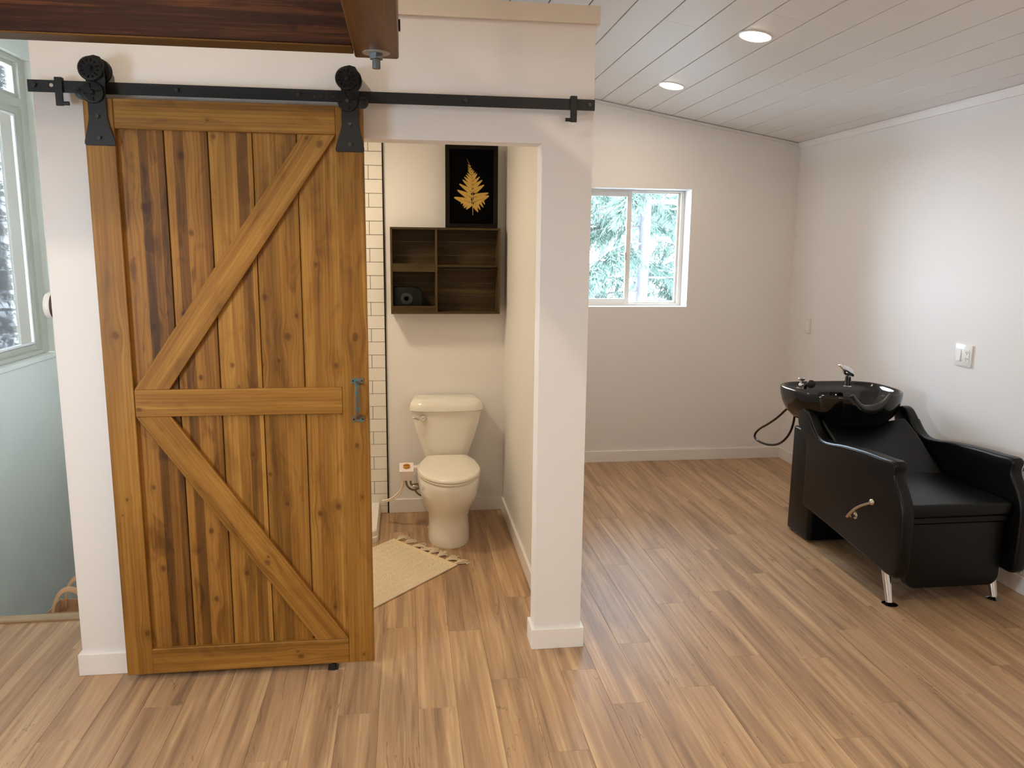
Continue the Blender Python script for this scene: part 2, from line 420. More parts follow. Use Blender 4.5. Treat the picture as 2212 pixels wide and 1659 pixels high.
# ------------------------------------------------------------------ windows
def glassmat(name, tint=(1, 1, 1, 1), haze=0, hz=(.7, .7, .7, 1)):
    t = NT(name); nt = t.t; out = [n for n in nt.nodes if n.type == 'OUTPUT_MATERIAL'][0]
    tr = t.n('ShaderNodeBsdfTransparent', i_Color=tint).outputs[0]; gl = t.n('ShaderNodeBsdfGlossy', i_Roughness=.02).outputs[0]
    fr = t.n('ShaderNodeFresnel', i_IOR=1.45).outputs[0]
    mx = t.n('ShaderNodeMixShader', i_0=t.math('MULTIPLY', fr, .8), i_1=tr, i_2=gl).outputs[0]
    if haze:
        df = t.n('ShaderNodeBsdfDiffuse', i_Color=hz).outputs[0]; ts = t.n('ShaderNodeBsdfTranslucent', i_Color=hz).outputs[0]
        d2 = t.n('ShaderNodeMixShader', i_0=.6, i_1=df, i_2=ts).outputs[0]
        mx = t.n('ShaderNodeMixShader', i_0=haze, i_1=mx, i_2=d2).outputs[0]
    nt.links.new(mx, out.inputs[0]); return t.m
M['glass'] = glassmat('window_glass'); M['screen'] = glassmat('insect_screen_mesh', haze=.34, hz=(.045, .045, .043, 1))
M['vinyl'] = plain('white_window_vinyl', lin(226, 222, 214), .35)
M['olive'] = plain('greige_window_frame', lin(178, 175, 158), .4)
def frame_yz(x0, x1, ya, yb, za, zb, w, name, mat, par, bev=.002, wb=None, **k):
    wb = wb or w; m = MB(); m.box(x0, x1, ya, ya+w, za, zb, bev); m.box(x0, x1, yb-w, yb, za, zb, bev); m.box(x0, x1, ya+w, yb-w, za, za+wb, bev); m.box(x0, x1, ya+w, yb-w, zb-w, zb, bev); return m.build(name, mat, par, **k)
def frame_xz(y0, y1, xa, xb, za, zb, w, name, mat, par, bev=.002, wz=None):
    wz = wz or w; m = MB(); m.box(xa, xa+w, y0, y1, za, zb, bev); m.box(xb-w, xb, y0, y1, za, zb, bev); m.box(xa+w, xb-w, y0, y1, za, za+wz, bev); m.box(xa+w, xb-w, y0, y1, zb-wz, zb, bev); return m.build(name, mat, par)
# window_2: slider in the back wall
w2 = frame_xz(YB+.145, YB+.20, WX0, WX1, WZ0, WZ1, .028, 'window_2', M['vinyl'], None, wz=.016); w2['kind'] = 'structure'
frame_xz(YB+.150, YB+.172, WX0+.02, 3.052, WZ0+.015, WZ1-.015, .038, 'sliding_sash', M['vinyl'], w2, wz=.038)
frame_xz(YB+.175, YB+.196, 3.02, WX1-.027, WZ0+.015, WZ1-.015, .018, 'fixed_sash', M['vinyl'], w2, wz=.010)
MB().box(WX0+.055, 3.017, YB+.160, YB+.164, WZ0+.050, WZ1-.050).build('pane', M['glass'], w2)
MB().box(3.036, WX1-.043, YB+.184, YB+.188, WZ0+.024, WZ1-.024).build('pane', M['glass'], w2)
MB().box(3.008, 3.014, YB+.141, YB+.152, 1.60, 1.66, .001).build('latch', plain('dark_latch', lin(70, 80, 90), .4), w2)
# window_1: tall window in the left wall (upper light + lower slider with screen)
MZ0, MZ1 = 2.50, 2.535
w1 = MB()
for b in ((LY1-.082, LY1, LZ0+.03, LZ1), (LY0, LY0+.08, LZ0+.03, LZ1), (LY0+.08, LY1-.082, LZ0+.03, LZ0+.055), (LY0+.08, LY1-.082, LZ1-.03, LZ1), (LY0+.08, LY1-.082, MZ0, MZ1+.02)):
    w1.box(XL-.10, XL-.035, *b, .003)
w1 = w1.build('window_1', M['olive'], kind='structure')
MB().box(XL-.10, XL+.012, LY0-.02, LY1+.11, LZ0-.004, LZ0+.024, .003).build('window_sill', M['wall_side'], w1)
frame_yz(XL-.085, XL-.055, LY0+.085, LY1-.087, LZ0+.058, MZ0-.004, .035, 'lower_sash', M['olive'], w1)
frame_yz(XL-.088, XL-.060, 1.55, LY1-.125, LZ0+.095, MZ0-.04, .016, 'screen_frame', M['vinyl'], w1)
MB().box(XL-.083, XL-.063, LY1-.30, LY1-.165, LZ0+.095, MZ0-.04, .003).build('meeting_stile', plain('beige_window_stile', lin(205, 197, 180), .45), w1)
frame_yz(XL-.085, XL-.055, LY0+.085, LY1-.087, MZ1+.024, LZ1-.034, .022, 'upper_sash', M['olive'], w1)
MB().box(XL-.074, XL-.070, LY0+.12, LY1-.122, LZ0+.093, MZ0-.039).build('pane', M['glass'], w1)
MB().box(XL-.074, XL-.070, LY0+.107, LY1-.109, MZ1+.046, LZ1-.056).build('pane', M['glass'], w1)
MB().box(XL-.0935, XL-.0925, LY0+.12, LY1-.30, LZ0+.093, MZ0-.039).build('insect_screen', M['screen'], w1)
# window beside the camera (its frame is only are ever seen, in reflections)
w3 = frame_yz(XL-.10, XL-.05, -2.3, -1.5, .98, 1.92, .05, 'window_3', M['vinyl'], None); w3['kind'] = 'structure'

# ------------------------------------------------------------------ stairwell on the left
MB().box(XL, 0, .484, .548, -.03, .011, .004).build('trim_4', wood('greige_oak_nosing', 'x', lin(140, 116, 88), lin(168, 142, 110), lin(186, 160, 126), blot=.2), kind='structure')
m = MB(); m.box(XL, 0, .50, .53, -2.8, -.03); m.box(0, .1, .50, YB+.1, -2.8, -.10); m.box(XL-.14, .1, .50, YB+.1, -2.9, -2.8); m.build('wall_stairwell', M['wall_side'], kind='structure')
st = MB()
for k in range(9): st.box(XL, 0, .53+.26*k, .53+.26*(k+1), -.19*(k+1)-.9, -.19*(k+1))
st.build('stairs', plain('worn_stair_paint', lin(150, 152, 146), .6, var=.08), kind='structure')
# paper bag on the first step
kraft = plain('brown_kraft_paper', lin(196, 158, 122), .8, bump=(60, .3, .002), var=.08)
bag = empty('paper_bag', (-.28, .70, -.19), 'brown paper bag standing on the stairs behind the wood floor edge', 'bag')
m = MB()
bx0, bx1, by0, by1 = -.40, -.14, .62, .77
for a in ((bx0, bx1, by0, by0+.002), (bx0, bx1, by1-.002, by1), (bx0, bx0+.002, by0, by1), (bx1-.002, bx1, by0, by1), (bx0, bx1, by0, by1)):
    m.box(*a, -.19, -.02 if a[2:] != (by0, by1) or a[:2] != (bx0, bx1) else -.187)
m.build('bag_body', kraft, bag)
for yy in (by0+.004, by1-.004):
    MB().tube([(-.375, yy, -.06), (-.372, yy, .0), (-.352, yy, .055), (-.325, yy, .085), (-.295, yy, .095), (-.265, yy, .085), (-.235, yy, .055), (-.212, yy, .0), (-.208, yy, -.06)], .013, 8, smooth=2, flat=.25).build('bag_handle', kraft, bag, smooth=50)

# ------------------------------------------------------------------ roof beams
bw1 = wood('dark_stained_beam', 'x', lin(20, 9, 4), lin(46, 22, 10), lin(92, 52, 28), blot=.3, rough=.6, spec=.15, scl=1.3)
bw2 = wood('oiled_beam', 'y', lin(72, 40, 12), lin(94, 57, 20), lin(114, 74, 30), blot=.3, rough=.4, spec=.3, scl=.8)
bx = empty('wooden_beam', (.07, -.44, 2.29), 'dark reddish brown beam running level across the upper left corner', 'beam')
MB().box(XL, 1.131, -.486, -.398, 2.297, 2.535, .004, 2).build('timber', bw1, bx)
MB().box(XL, 1.131, -.4855, -.3985, 2.291, 2.2968, .002).build('lit_underside', wood('floor_lit_beam_underside', 'x', lin(68, 44, 16), lin(90, 61, 25), lin(106, 74, 33), blot=.3, rough=.5, spec=.2), bx, label='beam underside with floor light in its golden brown colour')  # thin added strip; floor bounce light on the underside put into its colour
MB().cyl((-.02, -.488, 2.325), (-.02, -.494, 2.325), .020, n=6).build('bolt_head', plain('black_bolt', lin(22, 18, 16), .5, .6), bx)
by = empty('wooden_beam', (1.203, -2.9, 2.29), 'orange brown beam end pointing at the viewer with a galvanised bolt underneath', 'beam')
MB().box(1.132, 1.273, YR, -.368, 2.286, 2.535, .008, 3).build('timber', bw2, by)
galv = plain('galvanised_steel', lin(172, 172, 164), .5, .4, bump=(120, .2, .001))
MB().cyl((1.203, -.452, 2.2835), (1.203, -.452, 2.2858), .043, n=32).build('washer', galv, by)
m = MB(); m.cyl((1.203, -.452, 2.266), (1.203, -.452, 2.2835), .0225, n=6, bev=.001); m.build('nut', plain('dull_zinc_nut', lin(105, 112, 114), .45, .8), by)
MB().cyl((1.203, -.452, 2.238), (1.203, -.452, 2.266), .0125, n=16, bev=.001).build('bolt_end', plain('dull_zinc_bolt', lin(110, 114, 118), .5, .8), by)
MB().cyl((1.203, -.452, 2.53), (1.203, -.452, zc(1.2)), .0095, n=12).build('hanger_rod', galv, by)
MB().cyl((1.272, -.47, 2.365), (1.279, -.47, 2.365), .018, n=12, bev=.001).build('bolt_head', plain('black_bolt_end', lin(22, 18, 16), .5, .6), by)

# ------------------------------------------------------------------ barn door
blk = plain('black_powder_coat', lin(34, 34, 34), .48, .3, bump=(400, .15, .0004))
blk2 = plain('black_iron_gear', lin(30, 30, 29), .42, .5)
boltm = plain('dark_steel_bolt', lin(72, 74, 74), .35, .8)
DX0, DX1, DZ0, DZ1 = .190, 1.141, .027, 2.184
DYF, DYP, DYB = -.080, -.0625, -.046
door = empty('barn_door', ((DX0+DX1)/2, -.063, 0), 'honey stained knotty pine barn door with Z shaped bracing hanging from black rail', 'door')
def dboard(name, x0, x1, z0, z1, y0, y1, axis, knots=(), pal=0, strips=0., bev=.0022, fine=1., blot=.5):
    cx, cz = (x0+x1)/2, (z0+z1)/2
    D, Mi, Lt = (PD, PM, PL) if pal == 0 else (QD, QM, QL)
    ks = [((kz-cz, kx-cx, s) if axis == 'z' else (kx-cx, kz-cz, s)) for kx, kz, s in knots]
    mt = wood('stained_pine', axis, D, Mi, Lt, strips=strips, knots=ks, blot=blot, seed=random.random()*9)
    return MB().box(x0, x1, y0, y1, z0, z1, bev).build(name, mt, door)
dboard('plank', .280, .4435, .10, 2.11, DYP, DYB, 'z', [(.366, 1.82, .020), (.37, 1.39, .015), (.372, 1.21, .014), (.422, 1.44, .006), (.345, .455, .016), (.33, .78, .012)], 1, .031, blot=.9)
dboard('plank', .4465, .5925, .10, 2.11, DYP, DYB, 'z', [(.50, 2.00, .018), (.52, 1.73, .015), (.476, 1.437, .013), (.525, 1.20, .012), (.53, .60, .014), (.535, .32, .014)], 1, .035, blot=.8)
dboard('plank', .5955, .7455, .10, 2.11, DYP, DYB, 'z', [(.614, 2.068, .012), (.64, 1.245, .012), (.66, 1.163, .010), (.70, .90, .010), (.655, .42, .013)], 0, .040, blot=.5)
dboard('plank', .7485, .9005, .10, 2.11, DYP, DYB, 'z', [(.768, 1.50, .014), (.845, 1.352, .020), (.745, 1.245, .016), (.88, 1.43, .010), (.81, 1.26, .011), (.82, .70, .014), (.76, .82, .010)], 0, .042, blot=.5)
dboard('plank', .9035, 1.050, .10, 2.11, DYP, DYB, 'z', [(.958, 1.62, .012), (1.02, 1.24, .014), (.943, .655, .014), (1.013, .68, .017), (.99, .26, .010)], 0, .036, blot=.5)
dboard('left_stile', DX0, .2885, DZ0, DZ1, DYF, DYB, 'z', [(.240, 1.36, .020), (.238, .74, .008), (.275, .20, .016), (.217, .68, .005)], 0, blot=.25)
dboard('right_stile', 1.0425, DX1, DZ0, DZ1, DYF, DYB, 'z', [(1.095, 1.35, .020), (1.092, .93, .012), (1.107, .722, .008), (1.10, .06, .009)], 0, blot=.45)
dboard('top_rail', .289, 1.042, 2.084, 2.184, DYF, DYB, 'x', [(.60, 2.12, .006)], 0, blot=.35)
dboard('middle_rail', .2905, 1.0415, 1.0565, 1.158, DYF, DYB, 'x', [(.303, 1.085, .012)], 0, blot=.3)
dboard('bottom_rail', .2865, 1.0415, .0275, .130, DYF, DYB, 'x', [(.852, .066, .016), (.84, .088, .008)], 0, blot=.45)
def brace(pts, knots=()):
    c = Vector(((sum(p[0] for p in pts))/4, 0, (sum(p[1] for p in pts))/4))
    a0 = Vector((pts[0][0], 0, pts[0][1])); a1 = Vector((pts[3][0], 0, pts[3][1])); d = (a1-a0).normalized()
    th = atan2(d.z, d.x); loc = []
    for x, z in pts:
        q = Vector((x-c.x, 0, z-c.z)); loc.append((q.x*cos(th)+q.z*sin(th), -q.x*sin(th)+q.z*cos(th)))
    ks = []
    for kx, kz, s in knots:
        qx, qz = kx-c.x, kz-c.z; ks.append((qx*cos(th)+qz*sin(th), -qx*sin(th)+qz*cos(th), s))
    mt = wood('stained_pine', 'x', PD, PM, PL, knots=ks, blot=.4, seed=random.random()*9)
    MB().prism(loc, 'y', DYF+.0008+.063, DYP+.0003+.063, .0018, 1).build('brace', mt, door, loc=(c.x, -.063, c.z), rot=(0, -th, 0))
brace([(.2905, 1.1585), (.414, 1.1585), (1.0415, 2.0835), (.925, 2.0835)], [(.985, 2.05, .018), (.94, 2.07, .010)])
brace([(.2905, 1.056), (.290, 1.045), (.915, .1305), (1.036, .1305), (1.041, .140), (.415, 1.056)][0:1]+[(.414, 1.056), (1.040, .1305), (.917, .1305)], [(.738, .468, .016), (.742, .49, .008)])
# door pull
def pullmat():
    t = NT('verdigris_copper'); nz = t.noise(t.co(), 60, 3, .6); n2 = t.noise(t.co(), 23, 2)
    c = t.mix(t.math('MULTIPLY', t.math('SUBTRACT', nz, .47, clamp=True), 9, clamp=True), lin(122, 98, 76), lin(60, 128, 134))
    c = t.mix(t.math('MULTIPLY', t.math('SUBTRACT', n2, .5, clamp=True), 4, clamp=True), c, lin(112, 104, 84)); t.set(Base_Color=c, Roughness=.45, Metallic=.35); return t.m
pm = pullmat()
pull = MB(); pull.box(1.076, 1.122, DYF-.003, DYF, 1.172, 1.194, .0008); pull.box(1.076, 1.123, DYF-.003, DYF, 1.023, 1.046, .0008)
pull = pull.build('door_pull', pm, door)
MB().tube([(1.099, DYF-.003, 1.176), (1.099, DYF-.022, 1.170), (1.099, DYF-.032, 1.155), (1.099, DYF-.034, 1.11), (1.099, DYF-.032, 1.065), (1.099, DYF-.022, 1.05), (1.099, DYF-.003, 1.043)], .0105, 10, smooth=2, flat=.45).build('grip', pm, pull, smooth=50)
for hx in (1.0825, 1.1155):
    for hz in (1.184, 1.034): MB().cyl((hx, DYF-.0045, hz), (hx, DYF-.002, hz), .0032, n=10).build('screw', plain('dark_screw', lin(60, 44, 34), .4, .6), pull)
# hangers
def gear(r, teeth, slots, dots, y0, th):
    """polar height-field disc with teeth in the xz plane, facing -y, centre at origin"""
    nd = teeth*2; na = nd*2
    rad = [0, .10, .24, .27, .42, .49, .51, .57, .60, .70, .73, .79, .81, .88, .91, 1.0]; m = MB(); bm = m.bm
    def depth(fr, a):
        d = 0.
        if fr > .86: d = .0006
        if .82 < fr <= .86: d = .0012
        if fr < .26: d = -.0025
        for (a0, f0, f1, wd) in slots+dots:
            da = (a-a0+pi) % (2*pi)-pi
            if f0 < fr < f1 and abs(da)*fr*r < wd: d = .0035
        return d
    rings = []
    for fr in rad:
        ring = []
        for k in range(na):
            a = 2*pi*k/na; rr = fr*r
            if fr == 1.0 and (k//2) % 2: rr = r*.945
            ring.append(bm.verts.new((rr*cos(a), y0+depth(fr, a), rr*sin(a)))) if fr > 0 else None
        rings.append(ring)
    cv = bm.verts.new((0, y0-.0025, 0)); r1 = rings[1]
    for k in range(na): bm.faces.new((cv, r1[k], r1[(k+1) % na]))
    for a, b in zip(rings[1:], rings[2:]):
        for k in range(na): bm.faces.new((a[k], b[k], b[(k+1) % na], a[(k+1) % na]))
    last = rings[-1]; back = [bm.verts.new((v.co.x, y0+th, v.co.z)) for v in last]
    for k in range(na): bm.faces.new((last[k], back[k], back[(k+1) % na], last[(k+1) % na]))
    bm.faces.new(back[::-1]); return m
def hanger(cx, side, fx):
    yp = DYF-.006
    def wob(z): return cx
    out = [(-.030, 2.118), (-.031, 2.30), (-.020, 2.318), (0, 2.323), (.020, 2.318), (.031, 2.30), (.031, 2.118), (.036, 2.09), (.0515, 2.04), (.0525, 2.030), (.048, 2.0245), (-.046, 2.0245), (-.0505, 2.030), (-.0495, 2.04), (-.036, 2.09)]
    cb = cx+fx
    pts = []
    for x, z in out:
        k = min(1, max(0, (z-2.03)/.12)); c0 = cb*(1-k)+(cx+.010)*k
        pts.append((c0+x, z))
    m = MB(); m.prism(pts, 'y', yp, DYF-.0003, .0012, 1)
    lx = cx+.008+side*.046; m.cyl((lx, yp-.001, 2.196), (lx, DYF-.0008, 2.196), .0205, n=28, bev=.001)
    m.box(min(lx, cx), max(lx, cx), yp-.0005, DYF-.0012, 2.1765, 2.2155)
    h = m.build('hanger', blk, door, smooth=35)
    MB().cyl((lx, yp-.004, 2.196), (lx, yp-.001, 2.196), .0135, n=24, bev=.001).build('boss', blk2, h, smooth=35)
    MB().cyl((lx, yp-.008, 2.196), (lx, yp-.004, 2.196), .006, n=6).build('bolt', blk2, h)
    g1 = gear(.041, 46, [(k*pi/3+.3, .5, .8, .0017) for k in range(6)], [(k*pi/3+.82, .58, .72, .0017) for k in range(6)], -.0115, .007)
    g2 = gear(.0365, 42, [(k*pi/2+.2, .45, .78, .0016) for k in range(4)], [], -.0085, .007)
    a = g1.build('gear_wheel', blk2, h, loc=(0, 0, 0), smooth=30); a.location = Vector((cx, yp-.001, 2.276))-WL[h]; WL[a] = Vector((cx, yp-.001, 2.276))
    b = g2.build('gear_wheel', blk2, h, loc=(0, 0, 0), smooth=30); b.location = Vector((cx+.001, yp-.001, 2.199))-WL[h]
    for z, y in ((2.276, yp-.015), (2.199, yp-.012)):
        MB().cyl((cx, y-.005, z), (cx, y+.001, z), .0075, n=6, bev=.0006).build('bolt', boltm if side > 0 else blk2, h)
    for z in (2.121, 2.050):
        q = MB(); q.cyl((cb*.6+cx*.4+.004, yp-.0015, z), (cb*.6+cx*.4+.004, yp+.0003, z), .0082, n=18); q.cyl((cb*.6+cx*.4+.004, yp-.0075, z), (cb*.6+cx*.4+.004, yp-.0015, z), .0068, n=6, bev=.0006); q.build('bolt', boltm, h)
    # roller riding on the rail
    m = MB()
    rings = [[(cx+.010+rr*cos(2*pi*k/36), yy, 2.2795+rr*sin(2*pi*k/36)) for k in range(36)] for rr, yy in ((.040, -.057), (.041, -.055), (.041, -.051), (.0365, -.048), (.0365, -.036), (.041, -.033), (.041, -.029), (.040, -.027))]
    m.loft(rings); m.build('roller', blk2, h, smooth=35)
    MB().cyl((cx+.010, -.080, 2.2795), (cx+.010, -.024, 2.2795), .006, n=12).build('axle', blk2, h)
hanger(.229, -1, .011); hanger(1.087, 1, .004)

# rail with stops
rail = empty('sliding_door_rail', (1.003, -.02, 2.203), 'long flat black steel rail bolted along the wall above the barn door', 'rail')
m = MB(); m.box(.0035, 1.008, -.045, -.039, 2.203, 2.243, .0006); m.box(1.0085, 2.0035, -.045, -.039, 2.203, 2.243, .0006); m.build('rail_bar', blk, rail)
MB().box(.955, 1.06, -.0475, -.045, 2.2065, 2.2335, .0005).build('joining_plate', blk, rail)
for x in (.968, .990, 1.012, 1.034): MB().cyl((x, -.0486, 2.220), (x, -.0470, 2.220), .0042, n=12).build('screw', boltm, rail)
for x in (.025, .495, .911, 1.514, 1.982):
    q = MB(); q.cyl((x, -.0530, 2.2235), (x, -.045, 2.2235), .0078, n=6, bev=.0006); q.build('bolt', boltm, rail)
    MB().cyl((x, -.039, 2.2235), (x, -.0, 2.2235), .0125, n=18).build('spacer', blk, rail)
MB().cyl((.081, -.0453, 2.2265), (.081, -.0449, 2.2265), .0062, n=20).build('mounting_hole', plain('wall_seen_through_hole', lin(225, 215, 200), .7), rail, label='pale wall showing through a bolt hole')
for x, s in ((.106, 1), (1.921, -1)):
    m = MB(); m.box(x-.0125, x+.0125, -.0525, -.0465, 2.158, 2.253, .0012); m.box(x-.0125, x+.0125, -.0465, -.032, 2.2435, 2.253, .001)
    m.build('end_stop', blk, rail)
    MB().cyl((x+s*.010, -.050, 2.1665), (x+s*.031, -.050, 2.1665), .0068, n=18, bev=.001).build('stop_pin', blk, rail)
# floor guide
g = MB(); g.box(.955, .996, -.083, -.040, 0, .003, .0005); g.box(.965, .986, -.0855, -.0825, 0, .0262, .0005); g.box(.965, .986, -.0438, -.0408, 0, .0262, .0005)
g.build('floor_guide', blk, label='small black metal guide under the bottom edge of barn door', cat='guide')

# ------------------------------------------------------------------ toilet
por = plain('white_porcelain', lin(234, 229, 218), .08, spec=.6, coat=.6)
pla = plain('white_seat_plastic', lin(236, 230, 216), .16, spec=.5)
chrome = plain('polished_chrome', lin(225, 225, 225), .06, 1)
TX = 1.526
toilet = empty('toilet', (TX, 1.45, 0), 'white two-piece toilet with closed lid in the bathroom alcove', 'toilet')
def egg(cx, hw, yf, yw, yb, z, n=48, sb=2.6, dx=0):
    R = []
    for k in range(n):
        a = 2*pi*k/n; c, s_ = cos(a), sin(a)
        if s_ < 0: x = hw*c; y = yw+(yw-yf)*s_
        else:
            x = hw*math.copysign(abs(c)**(2/sb), c); y = yw+(yb-yw)*abs(s_)**(2/sb)
        R.append((cx+x, y, z))
    return R
m = MB()
secs = [(0, .1225, 1.164, 1.36, 1.70), (.012, .1235, 1.163, 1.36, 1.70), (.05, .1205, 1.168, 1.36, 1.70), (.12, .1160, 1.178, 1.36, 1.70), (.165, .1190, 1.172, 1.36, 1.70), (.205, .1360, 1.148, 1.36, 1.70), (.25, .1570, 1.112, 1.37, 1.70), (.30, .1720, 1.080, 1.375, 1.70), (.35, .1790, 1.066, 1.38, 1.69), (.385, .1800, 1.064, 1.38, 1.64), (.392, .1770, 1.068, 1.38, 1.635)]
m.loft([egg(TX-.004, hw, yf, yw, yb, z) for z, hw, yf, yw, yb in secs]); m.build('bowl', por, toilet, smooth=50)
m = MB()
m.loft([egg(TX-.002, a, f, 1.38, b, z, sb=3.2) for a, f, b, z in ((.176, 1.070, 1.60, .392), (.182, 1.062, 1.605, .396), (.183, 1.060, 1.605, .404), (.179, 1.066, 1.60, .4085))]); m.build('seat', pla, toilet, smooth=50)
def lidring(s, z):
    R = []
    for (x, y, _) in egg(TX-.002, .181*s, 1.062+(1-s)*.2, 1.35, 1.60, z, 64, 7):
        w_ = .181*s
        if y > 1.40: lim = w_*(1-((y-1.40)/.20)**1.35*.31); x = TX+max(-lim, min(lim, x-TX))
        R.append((x, min(y, 1.598), z))
    return R
m = MB(); m.loft([lidring(.975, .4105), lidring(1., .414), lidring(1., .422), lidring(.985, .4285), lidring(.93, .432), lidring(.6, .4345)]); m.build('lid', pla, toilet, smooth=50)
for s_ in (-1, 1): MB().box(TX+s_*.075-.020, TX+s_*.075+.020, 1.595, 1.625, .393, .425, .005, 2).build('hinge', pla, toilet, smooth=40)
# tank
def tring(hw, yf, z, bulge=.018, n=14):
    pts = []
    for k in range(n+1): t_ = -1+2*k/n; pts.append((TX+hw*t_, yf-bulge*(1-t_*t_)+(.02*abs(t_)**8), z))
    ky = max(1.68, yf+.035); pts += [(TX+hw, ky, z), (TX+hw*.96, 1.808, z), (TX-hw*.96, 1.808, z), (TX-hw, ky, z)]
    return pts
m = MB(); m.loft([tring(.128, 1.662, .395), tring(.135, 1.658, .42), tring(.168, 1.648, .52), tring(.194, 1.640, .61), tring(.207, 1.636, .67), tring(.210, 1.634, .698)]); m.build('tank', por, toilet, smooth=42)
m = MB(); m.loft([tring(.215, 1.632, .6985, .022), tring(.222, 1.626, .704, .024), tring(.222, 1.626, .730, .024), tring(.216, 1.636, .752, .024), tring(.200, 1.655, .765, .02), tring(.175, 1.69, .7705, .01)]); m.build('tank_lid', por, toilet, smooth=50)
m = MB(); m.cyl((TX-.146, 1.632, .664), (TX-.146, 1.612, .664), .0175, n=24, bev=.004); m.build('flush_button', chrome, toilet, smooth=40)
MB().tube([(TX-.150, 1.606, .662), (TX-.170, 1.603, .660), (TX-.195, 1.603, .665), (TX-.210, 1.606, .668)], [.010, .010, .008, .003], 12, smooth=2, flat=.6).build('flush_lever', chrome, toilet, smooth=50)
MB().box(TX-.10, TX+.10, 1.62, 1.80, .33, .394, .02, 3).build('tank_platform', por, toilet, smooth=50)
MB().sphere((TX-.116, 1.40, .045), .011, n=12).build('bolt_cap', pla, toilet, smooth=60)
# bidet control
m = MB()
m.loft([[(1.243, 1.485, .312), (1.311, 1.485, .312), (1.311, 1.555, .312), (1.243, 1.555, .312)], [(1.237, 1.470, .372), (1.320, 1.470, .372), (1.320, 1.560, .402), (1.237, 1.560, .402)]])
bid = m.build('bidet_control_box', plain('bidet_white_plastic', lin(236, 224, 224), .3), toilet, label='white bidet control box with golden knob')
MB().box(1.318, 1.352, 1.50, 1.545, .372, .391, .003).build('mounting_arm', plain('bidet_arm_plastic', lin(234, 222, 220), .3), bid)
gold = plain('brushed_gold_plastic', lin(196, 142, 62), .35, .5)
nrm = Vector((0, -.316, .949)); kc = Vector((1.279, 1.515, .3870))
m = MB(); m.cyl(kc, kc+nrm*.012, .0205, n=28, bev=.002); m.box(-.017, .017, -.0035, .0035, 0, .009, .0015, mat=Matrix.Translation(kc+nrm*.009) @ Matrix.Rotation(radians(18.4), 4, 'X')); m.build('knob', gold, bid, smooth=35)
hosew = plain('white_hose', lin(238, 226, 200), .4); hoseg = plain('braided_steel_hose', lin(150, 140, 122), .4, .5, bump=(500, .5, .001))
MB().tube([(1.262, 1.52, .315), (1.255, 1.52, .27), (1.235, 1.53, .23), (1.20, 1.55, .19), (1.165, 1.58, .165), (1.13, 1.60, .155)], .0055, 10, smooth=2).build('water_tube', hosew, bid, smooth=60)
MB().tube([(1.268, 1.535, .315), (1.262, 1.535, .27), (1.245, 1.545, .22), (1.21, 1.56, .178), (1.175, 1.59, .155), (1.145, 1.61, .147)], .0045, 10, smooth=2).build('water_tube', hosew, bid, smooth=60)
MB().tube([(1.274, 1.54, .315), (1.276, 1.55, .27), (1.292, 1.58, .235), (1.32, 1.60, .215), (1.35, 1.61, .222), (1.356, 1.61, .24), (1.345, 1.60, .256), (1.32, 1.58, .258), (1.305, 1.56, .262), (1.302, 1.54, .285), (1.302, 1.535, .315)], .0065, 10, smooth=2).build('supply_hose', hoseg, bid, smooth=60)
MB().tube([(1.33, 1.605, .213), (1.342, 1.62, .19), (1.36, 1.64, .168), (1.385, 1.66, .163), (1.404, 1.67, .163)], .006, 10, smooth=2).build('supply_hose', hoseg, bid, smooth=60)
v = MB(); v.cyl((1.330, 1.62, .235), (1.330, YBB-.0, .235), .008, n=12); v.cyl((1.318, 1.615, .235), (1.342, 1.615, .235), .011, n=14, bev=.001); v.build('shutoff_valve', chrome, bid, smooth=40)

# ------------------------------------------------------------------ shower tray
tray_m = plain('white_acrylic', lin(236, 232, 224), .14, spec=.5)
pts = [(.112, 1.30)]+[(1.112-.05+.05*sin(a), 1.30+.05-.05*cos(a)) for a in [pi/2*k/6 for k in range(7)]]+[(1.112, YBB-.0136), (.112, YBB-.0136)]
sc_ = lambda f, dz, d=0: [(x-(f if x > .5 else -f), y+(f if y < 1.5 else 0), dz) for x, y in pts]
m = MB(); m.loft([[(x, y, 0) for x, y in pts], [(x, y, .028) for x, y in pts], sc_(.004, .034), sc_(.005, .064), sc_(.010, .072), sc_(.055, .072), sc_(.065, .06), sc_(.085, .03)])
m.build('shower_tray', tray_m, smooth=35, label='white low shower tray at the foot of the tiled wall', cat='shower tray')

